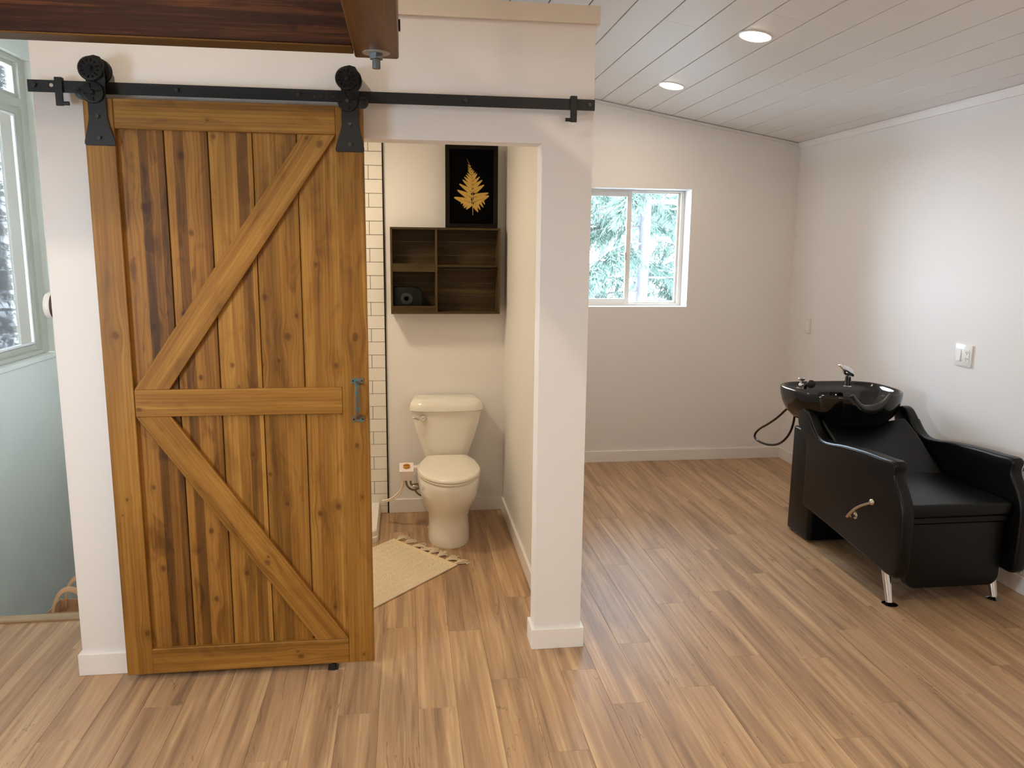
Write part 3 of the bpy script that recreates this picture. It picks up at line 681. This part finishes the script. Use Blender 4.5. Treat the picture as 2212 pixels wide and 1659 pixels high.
# ------------------------------------------------------------------ rug
A = Vector((1.203, 1.335, 0)); B = Vector((1.541, .921, 0)); U = Vector((-.672, -.740, 0)).normalized(); ab = (B-A); WB = ab.length; abn = ab.normalized()
def rugmat(): 
    t = NT('cream_cotton_weave'); n_ = t.noise(t.co(), 260, 3); t.set(Base_Color=t.mix(n_, lin(206, 188, 160), lin(240, 226, 200)), Roughness=.95, Specular_IOR_Level=.1).bump(n_, .5, .001); return t.m
rm = rugmat()
rug = empty('bath_rug', tuple(A+ab*.5+U*.4), 'cream woven cotton rug with tasselled end lying askew before the toilet', 'rug')
nx, ny = 215, 310; LRUG = .80; m = MB(); bm = m.bm; g = []
for j in range(ny+1):
    row = []
    for i in range(nx+1):
        s_ = i/nx; t_ = .035+(LRUG-.035)*j/ny
        p = A+ab*s_+U*t_
        a = s_*WB*2*pi/.0135; b = (t_*2*pi/.0175)
        ph = 1.4*sin(s_*WB*2*pi/.05)
        h = .0025+.0085*abs(sin(a/2+.3*sin(b*.5)))**.6*abs(sin(b/2+ph+(pi/2 if int((a/2+.3*sin(b*.5))/pi) % 2 else 0)))**.6+.0016*mnoise.noise(Vector((s_*60, t_*60, 1)))
        if i in (0, nx): h = .001
        h += .0015*mnoise.noise(Vector((s_*5, t_*5, 9)))
        row.append(bm.verts.new((p.x, p.y, max(.001, h))))
    g.append(row)
for j in range(ny):
    for i in range(nx): bm.faces.new((g[j][i], g[j][i+1], g[j+1][i+1], g[j+1][i]))
m.build('weave', rm, rug, smooth=80)
m = MB()
for e, off_ in ((A, -.0), (B, 0)):
    P = [e+U*(k*.008)+Vector((0, 0, .0048+(.0012 if k % 2 else 0))) for k in range(int(LRUG/.008))]
    m.tube(P, [.0048+.001*(k % 2) for k in range(len(P))], 8)
m.build('edge_cord', rm, rug, smooth=60)
hem = MB(); hem.box(-.004, WB+.002, -.037, .002, .001, .0085, .003, 2, mat=Matrix.Translation(A) @ Matrix(((abn.x, -U.x, 0, 0), (abn.y, -U.y, 0, 0), (0, 0, 1, 0), (0, 0, 0, 1))))
hem.build('hem', plain('cream_hem_tape', lin(224, 202, 166), .95, bump=(300, .4, .001), spec=.1), rug, label='plain flat hem')
for k in range(8):
    s_ = (k+.35)/7.6; p0 = A+ab*s_; rr = random.Random(k+3); base_a = rr.uniform(-.5, .9)+.2; m = MB()
    for q in range(26):
        aa = base_a+rr.uniform(-.45, .45); d = (-U)*cos(aa)+abn*sin(aa); L = rr.uniform(.055, .09); z0 = rr.uniform(.003, .012)
        p1 = p0+d*.018+Vector((0, 0, z0)); p2 = p0+d*L*.7+Vector((rr.uniform(-.006, .006), rr.uniform(-.006, .006), z0*1.3)); p3 = p0+d*L+Vector((rr.uniform(-.01, .01), rr.uniform(-.01, .01), .0022))
        m.tube([p0+Vector((rr.uniform(-.004, .004), rr.uniform(-.004, .004), .005)), p1, p2, p3], .0024, 5, smooth=1)
    m.sphere(p0-U*.008+Vector((0, 0, .007)), .008, (1, 1, .8), 10)
    m.build('tassel', rm, rug, smooth=60)

# ------------------------------------------------------------------ wall shelf
sw = wood('walnut_stained_crate', 'x', lin(42, 32, 17), lin(70, 55, 30), lin(98, 80, 46), blot=.5, rough=.6, spec=.25)
sw2 = wood('walnut_stained_upright', 'z', lin(54, 42, 24), lin(84, 68, 40), lin(108, 88, 54), blot=.4, rough=.6, spec=.25)
CX0, CX1, CZ0, CZ1, CYF = 1.199, 1.855, 1.289, 1.802, YBB-.14
shf = empty('wall_shelf', ((CX0+CX1)/2, YBB, CZ0), 'dark brown wooden crate shelf with four compartments hung above the toilet', 'shelf')
def sb(n_, x0, x1, z0, z1, y0=CYF, y1=YBB-.001, mt=None): MB().box(x0, x1, y0, y1, z0, z1, .0012).build(n_, mt or sw, shf)
sb('top_board', CX0, CX1, CZ1-.013, CZ1); sb('bottom_board', CX0, CX1, CZ0, CZ0+.013)
sb('side_board', CX0, CX0+.012, CZ0+.0131, CZ1-.0131, mt=sw2); sb('side_board', CX1-.012, CX1, CZ0+.0131, CZ1-.0131, mt=sw2)
sb('divider', 1.465, 1.477, CZ0+.0131, CZ1-.0131, CYF+.002, YBB-.008, sw2)
sb('inner_shelf', CX0+.0121, 1.4649, 1.545, 1.556, CYF+.012, YBB-.008); sb('inner_shelf', 1.4771, CX1-.0121, 1.570, 1.583, CYF+.002, YBB-.008)
sb('front_lip', CX0+.0121, 1.4649, 1.540, 1.589, CYF+.001, CYF+.011); sb('front_lip', CX0+.0121, 1.4649, CZ0+.0131, 1.337, CYF+.001, CYF+.011)
zz = CZ0+.0131
for k in range(6):
    z1_ = min(zz+.0835, CZ1-.0131); MB().box(CX0+.0121, CX1-.0121, YBB-.0075, YBB-.001, zz+.0008, z1_-.0008, .001).build('back_slat', sw, shf); zz += .0835
    if zz > CZ1-.03: break
# black housing in the lower left compartment
bp = plain('matte_black_plastic', lin(12, 13, 12), .5, spec=.2); hs = empty('black_housing', (1.30, 1.76, CZ0+.013), 'black plastic housing with round socket lying in lower left shelf compartment', 'fixture')
rp = [(1.213, CZ0+.0135), (1.388, CZ0+.0135), (1.388, 1.41), (1.372, 1.438), (1.345, 1.448), (1.213, 1.448)]
MB().prism(rp, 'y', 1.722, 1.800, .006, 2).build('shell', bp, hs, smooth=40)
def ringy(c, prof, n=32):
    return [[(c[0]+r*cos(2*pi*k/n), c[1]+y, c[2]+r*sin(2*pi*k/n)) for k in range(n)] for r, y in prof]
m = MB(); m.loft(ringy((1.292, 1.722, 1.378), [(.036, .0), (.036, -.004), (.030, -.006), (.016, -.006), (.012, .0)])); m.build('socket_ring', plain('charcoal_plastic', lin(34, 34, 32), .35), hs, smooth=40)

# ------------------------------------------------------------------ fern picture
FX0, FX1, FZ0, FZ1 = 1.529, 1.843, 1.8025, 2.285; FY = 1.728
fp = empty('framed_fern_picture', (1.686, 1.755, FZ0), 'black framed picture of a golden fern frond standing on the crate shelf', 'picture')
m = MB(); fy0, fy1 = FY, FY+.030
for b in ((FX0, FX0+.026, FZ0, FZ1), (FX1-.026, FX1, FZ0, FZ1), (FX0+.026, FX1-.026, FZ0, FZ0+.026), (FX0+.026, FX1-.026, FZ1-.026, FZ1)): m.box(b[0], b[1], fy0, fy1, b[2], b[3], .002)
m.build('picture_frame', wood('ebony_stained_frame', 'z', lin(12, 9, 6), lin(20, 15, 10), lin(34, 26, 18), rough=.5, blot=.2, spec=.15), fp)
MB().box(FX0+.02, FX1-.02, fy0+.014, fy0+.018, FZ0+.02, FZ1-.02).build('backing_card', plain('black_card', lin(3, 3, 3), .8, spec=.05), fp)
def fxz(px, py): return (1.5285+(px-12)/1012*.3135, 2.285-(py-22)/1625*.4805)
m = MB(); fr_y = fy0+.0125
def leaf(m, p, q, w):
    p = Vector((p[0], 0, p[1])); q = Vector((q[0], 0, q[1])); d = q-p; n_ = Vector((-d.z, 0, d.x)).normalized()*w
    vs = [p, p+d*.3+n_, p+d*.7+n_*.8, q, p+d*.7-n_*.8, p+d*.3-n_]
    yy_ = fr_y-random.random()*.0012; m.poly([(v_.x, yy_, v_.z) for v_ in vs])
def pinna(bpx, tpx, maxw, n_):
    b = Vector(fxz(*bpx)); t_ = Vector(fxz(*tpx)); d = t_-b; L = d.length; dn = d.normalized(); nn = Vector((-dn.y, dn.x))
    leaf(m, b, t_, .0016)
    for k in range(n_):
        f = .04+.93*k/n_; wd = 1.25*maxw*(1-f)**.75*(1 if f > .1 else .75); p = b+d*f
        for s_ in (-1, 1):
            q = p+(nn*s_*.92+dn*.55).normalized()*wd; leaf(m, p, q, L/n_*.52)
rach = [(430, 290), (478, 400), (518, 530), (535, 650), (540, 800), (540, 980), (538, 1180), (546, 1395)]
P = [Vector((fxz(*p)[0], fr_y, fxz(*p)[1])) for p in rach]
m.tube(P, [.0006, .0010, .0013, .0015, .0017, .0018, .0018, .0016], 6, smooth=1)
for b, t_, w_, n_ in [((530, 1160), (165, 1045), .026, 15), ((535, 1060), (228, 898), .022, 14), ((537, 950), (268, 775), .018, 13), ((537, 870), (335, 690), .015, 11), ((536, 790), (368, 635), .013, 10), ((534, 715), (398, 595), .010, 8), ((528, 650), (424, 560), .008, 7), ((520, 590), (440, 510), .006, 6), ((508, 535), (442, 478), .005, 5), ((495, 490), (440, 440), .004, 4), ((480, 440), (440, 395), .003, 4),
                       ((545, 1150), (872, 1000), .026, 15), ((543, 1050), (862, 945), .021, 14), ((543, 940), (775, 785), .018, 12), ((543, 855), (738, 690), .015, 11), ((542, 775), (685, 625), .012, 9), ((538, 700), (632, 565), .010, 8), ((534, 645), (606, 540), .008, 6), ((526, 595), (573, 508), .006, 5), ((518, 550), (545, 485), .005, 5), ((505, 500), (520, 455), .004, 4), ((490, 450), (500, 410), .003, 3),
                       ((520, 1160), (410, 1290), .014, 8), ((470, 1140), (365, 1265), .012, 7), ((420, 1120), (345, 1230), .010, 6), ((360, 1100), (310, 1185), .008, 5), ((555, 1170), (652, 1345), .015, 9), ((600, 1140), (698, 1298), .012, 8), ((660, 1110), (755, 1250), .010, 7), ((720, 1080), (785, 1190), .008, 5)]:
    pinna(b, t_, w_, n_)
def goldmat():
    t = NT('gold_pressed_fern'); n_ = t.noise(t.co(), 90, 2); t.set(Base_Color=t.mix(n_, lin(176, 138, 58), lin(224, 188, 100)), Roughness=.5, Metallic=.1); return t.m
m.build('fern_frond', goldmat(), fp, fixn=False, label='golden pressed fern frond')

# ------------------------------------------------------------------ switches and alarm
swp = plain('white_switch_plastic', lin(236, 234, 230), .3)
s2 = empty('wall_switch_outlet', (XR, .853, 1.067), 'white double wall plate with rocker switch and outlet above the salon chair', 'switch')
MB().box(XR-.009, XR, .786, .920, 1.067, 1.189, .003, 2).build('cover_plate', swp, s2, smooth=40)
MB().prism([(XR-.0095, 1.0955), (XR-.016, 1.096), (XR-.0105, 1.161), (XR-.009, 1.161)], 'y', .868, .901, .0006, 1).build('rocker', swp, s2)
MB().box(XR-.0115, XR-.009, .803, .838, 1.094, 1.162, .0008).build('outlet_face', swp, s2)
so = plain('outlet_slot', lin(70, 66, 64), .6)
for z in (1.112, 1.146):
    for y in (.813, .827): MB().box(XR-.0119, XR-.0113, y-.0016, y+.0016, z-.004, z+.006).build('outlet_slot', so, s2)
    MB().cyl((XR-.0119, .820, z-.0085), (XR-.0113, .820, z-.0085), .0026, n=10).build('outlet_slot', so, s2)
s3 = empty('dimmer_switch', (XR, 2.572, 1.064), 'small cream switch plate on the right wall near the far corner', 'switch')
MB().box(XR-.008, XR, 2.536, 2.608, 1.064, 1.178, .003, 2).build('cover_plate', plain('cream_switch_plastic', lin(226, 220, 210), .35), s3, smooth=40)
MB().box(XR-.011, XR-.008, 2.556, 2.588, 1.090, 1.152, .001).build('slider', swp, s3)
al = empty('smoke_alarm', (0, .10, 1.40), 'round white alarm seen edge-on at the left side of the partition', 'alarm')
rg = lambda prof: [[(-x, .10+r*cos(2*pi*k/40), 1.455+r*sin(2*pi*k/40)) for k in range(40)] for r, x in prof]
m = MB(); m.loft(rg(((.048, 0), (.048, .028), (.051, .032), (.052, .044), (.047, .054), (.036, .059), (.01, .060)))); m.build('alarm_body', swp, al, smooth=40)
m = MB(); m.loft(rg(((.0485, .022), (.0505, .023), (.0505, .031), (.0485, .0315))), False, False); m.build('vent_ring', plain('dark_vent', lin(70, 40, 40), .6), al)

# ------------------------------------------------------------------ recessed ceiling lights
em = NT('warm_led_lens'); em.set(Base_Color=(1, .9, .75, 1)); em.b.inputs['Emission Color'].default_value = (1, .82, .60, 1); em.b.inputs['Emission Strength'].default_value = 18
def downlight(x, y, label, zcv=None, group=None, tilt=ang, power=5.5, colr=(1, .84, .64), size=.13):
    z = zc(x) if zcv is None else zcv
    r = empty('recessed_light', (x, y, z), label, 'light', group)
    rot = Matrix.Translation((x, y, z)) @ Matrix.Rotation(tilt, 4, 'Y')
    m = MB(); m.lathe([(.085, 0), (.085, -.003), (.080, -.0055), (.076, -.0055), (.074, -.002), (.074, .0)], (0, 0, 0), 40, rot, cap=False); m.build('trim_ring', M['trim'], r, smooth=40)
    m = MB(); m.lathe([(.0735, -.0010), (.0735, -.0060), (.066, -.0095), (.04, -.0115), (.001, -.0120)], (0, 0, 0), 40, rot); m.build('lens', em.m, r, smooth=60)
    l = area('downlight_glow', (x, y, z-.016 if size < .2 else z-.02), (0, tilt, 0), size, size, power, colr, 'DISK'); return r
G = 'recessed ceiling lights'
downlight(3.005, .82, 'larger, nearer round recessed light in the white board ceiling')
downlight(3.000, 2.05, 'smaller, farther round recessed light in the white board ceiling near the back wall')
for (x, y, lb) in ((3.0, -2.0, 'recessed light beside the viewer on the right slope, out of frame'), (3.0, -3.8, 'recessed light far behind the viewer on the right slope'), (.45, -1.15, 'recessed light above the brown beams, out of frame'), (.45, -2.6, 'recessed light over the viewer near the ridge'), (.45, -4.2, 'recessed light far behind the viewer near the ridge')):
    downlight(x, y, lb, power=12.5, group='recessed ceiling lights')
downlight(.62, .95, 'round ceiling light inside the bathroom above the shower', zcv=2.45, tilt=0, power=14, colr=(1, .84, .60), size=.30)

# ------------------------------------------------------------------ salon shampoo chair
lea = plain('black_vinyl_leather', lin(6, 6, 6), .36, bump=(260, .10, .0006), spec=.27)
gls = plain('gloss_black_ceramic', lin(6, 6, 6), .07, spec=.42, coat=.2)
SX = 3.878
ch = empty('shampoo_chair', (SX, .6, 0), 'black vinyl salon shampoo chair with glossy black basin by the right wall', 'chair')
def spl(pts, n_=2):
    P = [Vector(p) for p in pts]
    for _ in range(n_):
        Q = []
        for i in range(len(P)): a, b = P[i], P[(i+1) % len(P)]; Q += [a*.8+b*.2, a*.2+b*.8]
        P = Q
    return [tuple(p) for p in P]
# arms: outline in (y, z)
arm_o = [(.135, .168), (.108, .20), (.102, .36), (.106, .47), (.118, .525), (.155, .585), (.195, .635), (.203, .665), (.190, .700), (.212, .724), (.30, .716), (.42, .712), (.54, .702), (.66, .690), (.76, .672), (.84, .663), (.90, .672), (.955, .705), (1.00, .752), (1.045, .792), (1.09, .803), (1.13, .780), (1.145, .735), (1.135, .69), (1.09, .655), (1.045, .636), (1.022, .60), (1.018, .42), (1.020, .245), (.99, .238), (.60, .205), (.22, .166)]
arm_s = spl(arm_o, 1)
for s_ in (-1, 1):
    xo = SX+s_*.335; xi = SX+s_*.270
    m = MB(); m.prism(arm_s, 'x', min(xo, xi), max(xo, xi), .016, 4); m.build('armrest', lea, ch, smooth=38)
# inner lining roll on the top of arms (soft piping)
seam = plain('black_piping', lin(16, 16, 16), .45)
for s_ in (-1, 1):
    P = [(SX+s_*.3365, y, z) for y, z in ((.205, .655), (.196, .694), (.216, .711), (.30, .702), (.42, .698), (.54, .689), (.66, .677), (.76, .660), (.84, .651), (.90, .660), (.955, .692), (1.0, .738))]
    MB().tube(P, .0025, 6, smooth=1).build('piping', seam, ch, smooth=60)
def cushion(x0, x1, y0, y1, z0, z1, r, mat, name, tfm=None, par=ch, seg=5):
    m = MB(); m.box(x0, x1, y0, y1, z0, z1, r, seg, tfm); return m.build(name, mat, par, smooth=60)
cushion(SX-.266, SX+.266, .152, .72, .455, .520, .016, lea, 'seat')
MB().box(SX-.25, SX+.25, .165, .70, .424, .4545, .003).build('seat_rail', plain('black_painted_steel', lin(12, 12, 12), .35, .5), ch)
# backrest: reclined, concave top edge
m = MB(); rings = []
N_ = 24
def backpt(u, v, d):
    x = SX+(u-.5)*.520; dip = .022*(1-(2*u-1)**2); cc = .020*(1-(2*u-1)**2)
    y = .585+.43*v; z = .478+(.272-dip)*v+.03*sin(pi*v)*.4
    return Vector((x, y+cc+d*.62, z-cc*.6-d*.78))
def bgrid(d): return [[backpt(i/N_, j/N_, d) for i in range(N_+1)] for j in range(N_+1)]
f, b = bgrid(0), bgrid(.085); bm = m.bm
fv = [[bm.verts.new(p) for p in r] for r in f]; bv = [[bm.verts.new(p) for p in r] for r in b]
for j in range(N_):
    for i in range(N_):
        bm.faces.new((fv[j][i], fv[j][i+1], fv[j+1][i+1], fv[j+1][i])); bm.faces.new((bv[j][i], bv[j+1][i], bv[j+1][i+1], bv[j][i+1]))
for i in range(N_):
    bm.faces.new((fv[0][i], bv[0][i], bv[0][i+1], fv[0][i+1])); bm.faces.new((fv[N_][i], fv[N_][i+1], bv[N_][i+1], bv[N_][i]))
    bm.faces.new((fv[i][0], fv[i+1][0], bv[i+1][0], bv[i][0])); bm.faces.new((fv[i][N_], bv[i][N_], bv[i+1][N_], fv[i+1][N_]))
ed = [e for e in bm.edges if len(e.link_faces) == 2]
bmesh.ops.recalc_face_normals(bm, faces=bm.faces[:]); ed = [e for e in bm.edges if len(e.link_faces) == 2 and e.link_faces[0].normal.dot(e.link_faces[1].normal) < .5]
bmesh.ops.bevel(bm, geom=ed, offset=.014, segments=3, profile=.5, affect='EDGES')
m.build('backrest', lea, ch, smooth=60)
# footrest
fo = []
x0, x1, z0, z1, r = SX-.250, SX+.250, .098, .420, .055
fo = [(x0+.005, z1), (x1-.005, z1), (x1, z1-.006)]+[(x1-.006-r+r*cos(a), z0+r-r*sin(a)) for a in [pi/2*k/6 for k in range(7)]]+[(x0+.006+r-r*sin(a), z0+r-r*cos(a)) for a in [pi/2*k/6 for k in range(7)]]+[(x0, z1-.006)]
m = MB(); m.prism(fo, 'y', .178, .236, .010, 3, Matrix.Translation((0, .2, .41)) @ Matrix.Rotation(radians(-2), 4, 'X') @ Matrix.Translation((0, -.2, -.41))); m.build('footrest', lea, ch, smooth=50)
MB().box(SX-.18, SX+.18, .24, .60, .30, .40, .01).build('underframe', plain('black_frame_steel', lin(10, 10, 10), .5, .3), ch)
# legs
for s_ in (-1, 1):
    fx = SX+s_*.279
    m = MB(); m.tube([(fx, .292, .21), (fx, .258, .11), (fx, .224, .008)], [.0245, .021, .0165], 20)
    lg = m.build('leg', chrome, ch, smooth=50)
    m = MB(); m.lathe([(.036, 0), (.037, .003), (.030, .007), (.014, .012), (.010, .016)], (fx, .221, 0), 32); m.build('foot_glide', chrome, lg, smooth=50)
# pedestal
px0, px1, py0, py1, r = SX-.276, SX+.272, 1.030, 1.300, .03
pp = []
for cx_, cy_, a0 in ((px1-r, py1-r, 0), (px0+r, py1-r, pi/2), (px0+.025, py0+.025, pi), (px1-.025, py0+.025, 1.5*pi)):
    rr = r if cy_ > 1.1 else .025
    pp += [(cx_+rr*cos(a0+pi/2*k/5), cy_+rr*sin(a0+pi/2*k/5)) for k in range(6)]
m = MB(); m.prism(pp, 'z', .012, .648, .010, 3); m.build('pedestal', lea, ch, smooth=45)
for s_ in (-1, 1): MB().cyl((SX+s_*.245, 1.215, 0), (SX+s_*.245, 1.215, .014), .02, n=18).build('foot_pad', plain('grey_rubber_pad', lin(120, 124, 126), .6), ch)
MB().box(SX-.14, SX+.14, 1.03, 1.24, .645, .72, .01, 2).build('basin_mount', plain('black_mount', lin(12, 12, 12), .5), ch)
# basin
BCX, BCY = SX-.040, 1.195
def boutline(s, z, n=72, dy=0, sf=1., notch=True, inner=False):
    R = []
    for k in range(n):
        a = 2*pi*k/n; c, s1 = cos(a), sin(a); e = 2.7
        e = 3.9 if s1 > 0 else 2.7; x = .325*math.copysign(abs(c)**(2/e), c); y = math.copysign(abs(s1)**(2/e), s1)*(.245 if s1 > 0 else .285)
        y *= sf
        if s1 < 0: x *= 1-.16*abs(s1)**2
        x *= s; y *= s; y += dy
        zz = z
        if notch and s1 < 0 and z > .80:
            g_ = math.exp(-((x-.020)/.090)**4); zz = z-(z-.80)*g_*(min(1, abs(s1)*1.6))
        R.append((BCX+x, BCY+y, zz))
    return R
prof = [(.50, .680), (.66, .688), (.79, .712), (.89, .752), (.955, .798), (.990, .845), (1.0, .875), (.996, .887), (.975, .892)]
rings = [boutline(s_, z) for s_, z in prof]
rings += [boutline(.945, .888, dy=-.001), boutline(.93, .878, dy=-.002, sf=.99), boutline(.915, .868, dy=-.004, sf=.97), boutline(.885, .858, dy=-.026, sf=.88), boutline(.84, .84, dy=-.034, sf=.84), boutline(.70, .785, dy=-.035, sf=.8), boutline(.48, .755, dy=-.03, sf=.75), boutline(.2, .745, dy=-.02, sf=.8)]
m = MB(); m.loft(rings); m.build('basin', gls, ch, smooth=60)
# neck rest
m = MB(); P = []
for k in range(13):
    t_ = -1+k/6; x = BCX+.020+t_*.118; z = .812+.088*abs(t_)**2.4; P.append((x, .925+.02*(1-abs(t_)), z))
m.tube(P, [.012, .016, .020, .023, .025, .026, .027, .026, .025, .023, .020, .016, .012], 14, smooth=0)
m.build('neck_rest', plain('black_gel_rubber', lin(30, 30, 30), .32), ch, smooth=60)
# mixer tap
tx, ty = 3.935, 1.300
m = MB(); m.lathe([(.024, 0), (.024, .004), (.018, .008), (.0175, .050), (.019, .058), (.019, .070), (.010, .074)], (tx, ty, .878), 28)
tap = m.build('mixer_tap', chrome, ch, smooth=40)
m = MB(); m.prism([(-.022, .0), (.026, -.010), (.032, .012), (.018, .034), (-.020, .056), (-.060, .066), (-.066, .060), (-.034, .030)], 'y', ty-.018, ty+.018, .003, 2, Matrix.Translation((tx, 0, .952))); m.build('tap_lever', chrome, tap, smooth=40)
m = MB(); vx, vy = 3.615, 1.260
m.lathe([(.030, 0), (.030, .003), (.016, .007), (.015, .025), (.011, .030), (.011, .045), (.019, .052), (.020, .060), (.017, .063)], (vx, vy, .880), 10); m.build('vacuum_breaker', chrome, ch, smooth=30)
m = MB(); hx, hy, hz = 3.640, 1.190, .917
m.cyl((hx, hy, hz), (hx+.004, hy+.022, hz-.001), .025, .021, n=32, bev=.003); m.tube([(hx-.008, hy+.026, hz), (hx-.01, hy+.045, hz-.018), (hx-.012, hy+.05, hz-.035)], .009, 10)
m.build('spray_head', plain('black_spray_plastic', lin(26, 22, 20), .35), ch, smooth=40)
for k in range(5):
    pass
# hose
MB().tube([(3.605, 1.30, .775), (3.600, 1.38, .735), (3.595, 1.475, .66), (3.590, 1.60, .585), (3.590, 1.715, .53), (3.590, 1.785, .475), (3.592, 1.775, .445), (3.595, 1.69, .440), (3.600, 1.57, .452), (3.603, 1.44, .495), (3.604, 1.34, .575), (3.604, 1.295, .66), (3.604, 1.285, .76)], .0072, 12, smooth=2).build('spray_hose', plain('black_glossy_hose', lin(26, 18, 18), .15, .3), ch, smooth=60)
# recline lever
sat = plain('satin_nickel', lin(206, 196, 182), .22, 1)
m = MB(); lx_ = SX-.335; m.cyl((lx_-.030, .477, .364), (lx_+.002, .477, .364), .009, n=16); m.cyl((lx_-.005, .477, .364), (lx_+.001, .477, .364), .019, n=24, bev=.002)
lev = m.build('recline_lever', sat, ch, smooth=40)
MB().tube([(lx_-.034, .498, .350), (lx_-.036, .465, .385), (lx_-.038, .425, .420), (lx_-.038, .370, .455), (lx_-.038, .300, .490)], .0085, 12, smooth=2, flat=.6).build('lever_bar', sat, lev, smooth=60)
MB().sphere((lx_-.038, .290, .498), .0165, (1, 1, 1), 20).build('lever_knob', sat, lev, smooth=60)

# ------------------------------------------------------------------ outdoors: snow and conifers
snow = plain('snow', lin(245, 247, 250), .7, bump=(2, .3, .1))
m = MB(); m.box(-30, 30, 3.2, 45, -2.9, -2.6); m.box(-30, -1.6, -14, 3.2, -2.9, -2.6); m.build('snowy_ground', snow, kind='structure')
bark = plain('fir_bark', lin(74, 70, 72), .9, bump=(14, .8, .02), var=.2)
def folmat(nm, a, b):
    t = NT(nm); n_ = t.noise(t.co(), 3, 3); t.set(Base_Color=t.mix(n_, a, b), Roughness=.6, Specular_IOR_Level=.3); return t.m
fol1 = folmat('blue_green_needles', lin(48, 64, 60), lin(80, 96, 82)); fol2 = folmat('dark_fir_needles', lin(38, 37, 28), lin(64, 62, 50))
def tree(name, base, top, r0, label, fol, nb, blen, zr, sd, droop, nd_len, snowy=.5, dirs=None, trunkpts=None):
    rr = random.Random(sd); root = empty(name, base, label, 'tree', None)
    P = trunkpts or [Vector(base).lerp(Vector(top), k/6) for k in range(7)]
    MB().tube(P, [r0*(1-.55*k/(len(P)-1)) for k in range(len(P))], 12, smooth=0).build('trunk', bark, root, smooth=60)
    nm = MB(); sm = MB(); nb_ = nm.bm
    for i in range(nb):
        z = zr[0]+(zr[1]-zr[0])*(i+rr.random())/nb
        a = rr.choice(dirs)+rr.uniform(-.35, .35) if dirs else rr.uniform(0, 2*pi)
        L = blen*rr.uniform(.6, 1.1); f_ = (z-base[2])/(top[2]-base[2]); q = Vector(base).lerp(Vector(top), f_)
        pts = [q+Vector((cos(a)*L*t_, sin(a)*L*t_, -droop*L*t_*t_+.12*L*t_)) for t_ in (0, .25, .5, .75, 1)]
        bmb = MB(); bmb.tube(pts, [.035*r0/.2, .026*r0/.2, .018*r0/.2, .011, .006], 6); bmb.build('branch', bark, root, smooth=60)
        for k in range(46):
            t_ = rr.uniform(.12, 1); s0 = q+Vector((cos(a)*L*t_, sin(a)*L*t_, -droop*L*t_*t_+.12*L*t_))
            sd_ = rr.choice((-1, 1)); ta = a+sd_*rr.uniform(.5, 1.2); TL = rr.uniform(.15, .45)*(1.25-t_)*blen*.55
            e0 = s0+Vector((cos(ta)*TL, sin(ta)*TL, -droop*TL*1.3-rr.uniform(0, .10)))
            d = (e0-s0)
            for h in range(11):
                c0 = s0+d*(h/10)
                for w_ in range(3):
                    nd = Vector((rr.uniform(-1, 1), rr.uniform(-1, 1), rr.uniform(-1.5, .2))).normalized()*nd_len+d.normalized()*nd_len*.7
                    sd2 = nd.cross(Vector((rr.uniform(-1, 1), rr.uniform(-1, 1), rr.uniform(-1, 1)))).normalized()*.006*(1+nd_len*2)
                    nb_.faces.new((nb_.verts.new(c0-sd2), nb_.verts.new(c0+sd2), nb_.verts.new(c0+nd)))
            if rr.random() < (.9 if snowy > .7 else snowy*.4):
                sm.sphere(s0+d*.5+Vector((0, 0, .02)), .035, (rr.uniform(.6, 1.5), rr.uniform(.6, 1.5), .32), 8)
        if rr.random() < snowy:
            sm.tube([p+Vector((0, 0, .03)) for p in pts], [.028, .030, .028, .02, .01], 7)
    nm.build('foliage', fol, root, fixn=False, kind='stuff')
    sm.build('snow_clump', snow, root, smooth=70, kind='stuff')
def at(px, py, y):
    d = fw*fpx+r2*(px-1106)-u2*(py-829.5); t_ = (y-CAMLOC.y)/d.y; return CAMLOC+d*t_
p1, p2 = at(1385, 640, 6.4), at(1396, 430, 6.4)
dd = (p2-p1)/(p2.z-p1.z); b0 = p1+dd*(-2.62-p1.z); t0_ = p1+dd*(7-p1.z)
tree('fir_tree', tuple(b0), tuple(t0_), .095, 'conifer with straight trunk seen through right pane of the back window', fol1, 40, 1.7, (-.2, 4.2), 11, .5, .10, .12)
p1 = at(1290, 600, 10.7); tree('fir_tree', (p1.x-.5, 10.7, -2.62), (p1.x+1.1, 10.7, 8), .15, 'leaning conifer seen through left pane of the back window', fol1, 40, 1.9, (-.5, 4.6), 23, .5, .10, .2)
p1 = at(1460, 540, 15.0); tree('fir_tree', (p1.x+.2, 15.0, -2.62), (p1.x+.5, 15.0, 10), .2, 'farther conifer at the right edge of the back window view', fol1, 30, 1.9, (-.5, 4.6), 37, .5, .10, .3)
p1 = at(-70, 400, 8.0); tree('fir_tree', (p1.x-.2, 8.0, -2.62), (p1.x-.2, 8.0, 8), .15, 'snowy dark fir filling the left window', fol2, 64, 2.4, (-1.5, 6.5), 5, .5, .07, .8)
p1 = at(5, 400, 15); tree('fir_tree', (p1.x-1.2, 15.0, -2.62), (p1.x-1.2, 15.0, 9), .2, 'second snowy fir farther behind in the left window', fol2, 44, 2.6, (-1.5, 7.), 6, .5, .09, .95)
SC.cycles.use_denoising = True
SC.cycles.max_bounces = 8; SC.cycles.diffuse_bounces = 5; SC.cycles.transparent_max_bounces = 12; SC.cycles.caustics_reflective = False; SC.cycles.caustics_refractive = False
SC.cycles.sample_clamp_indirect = 6
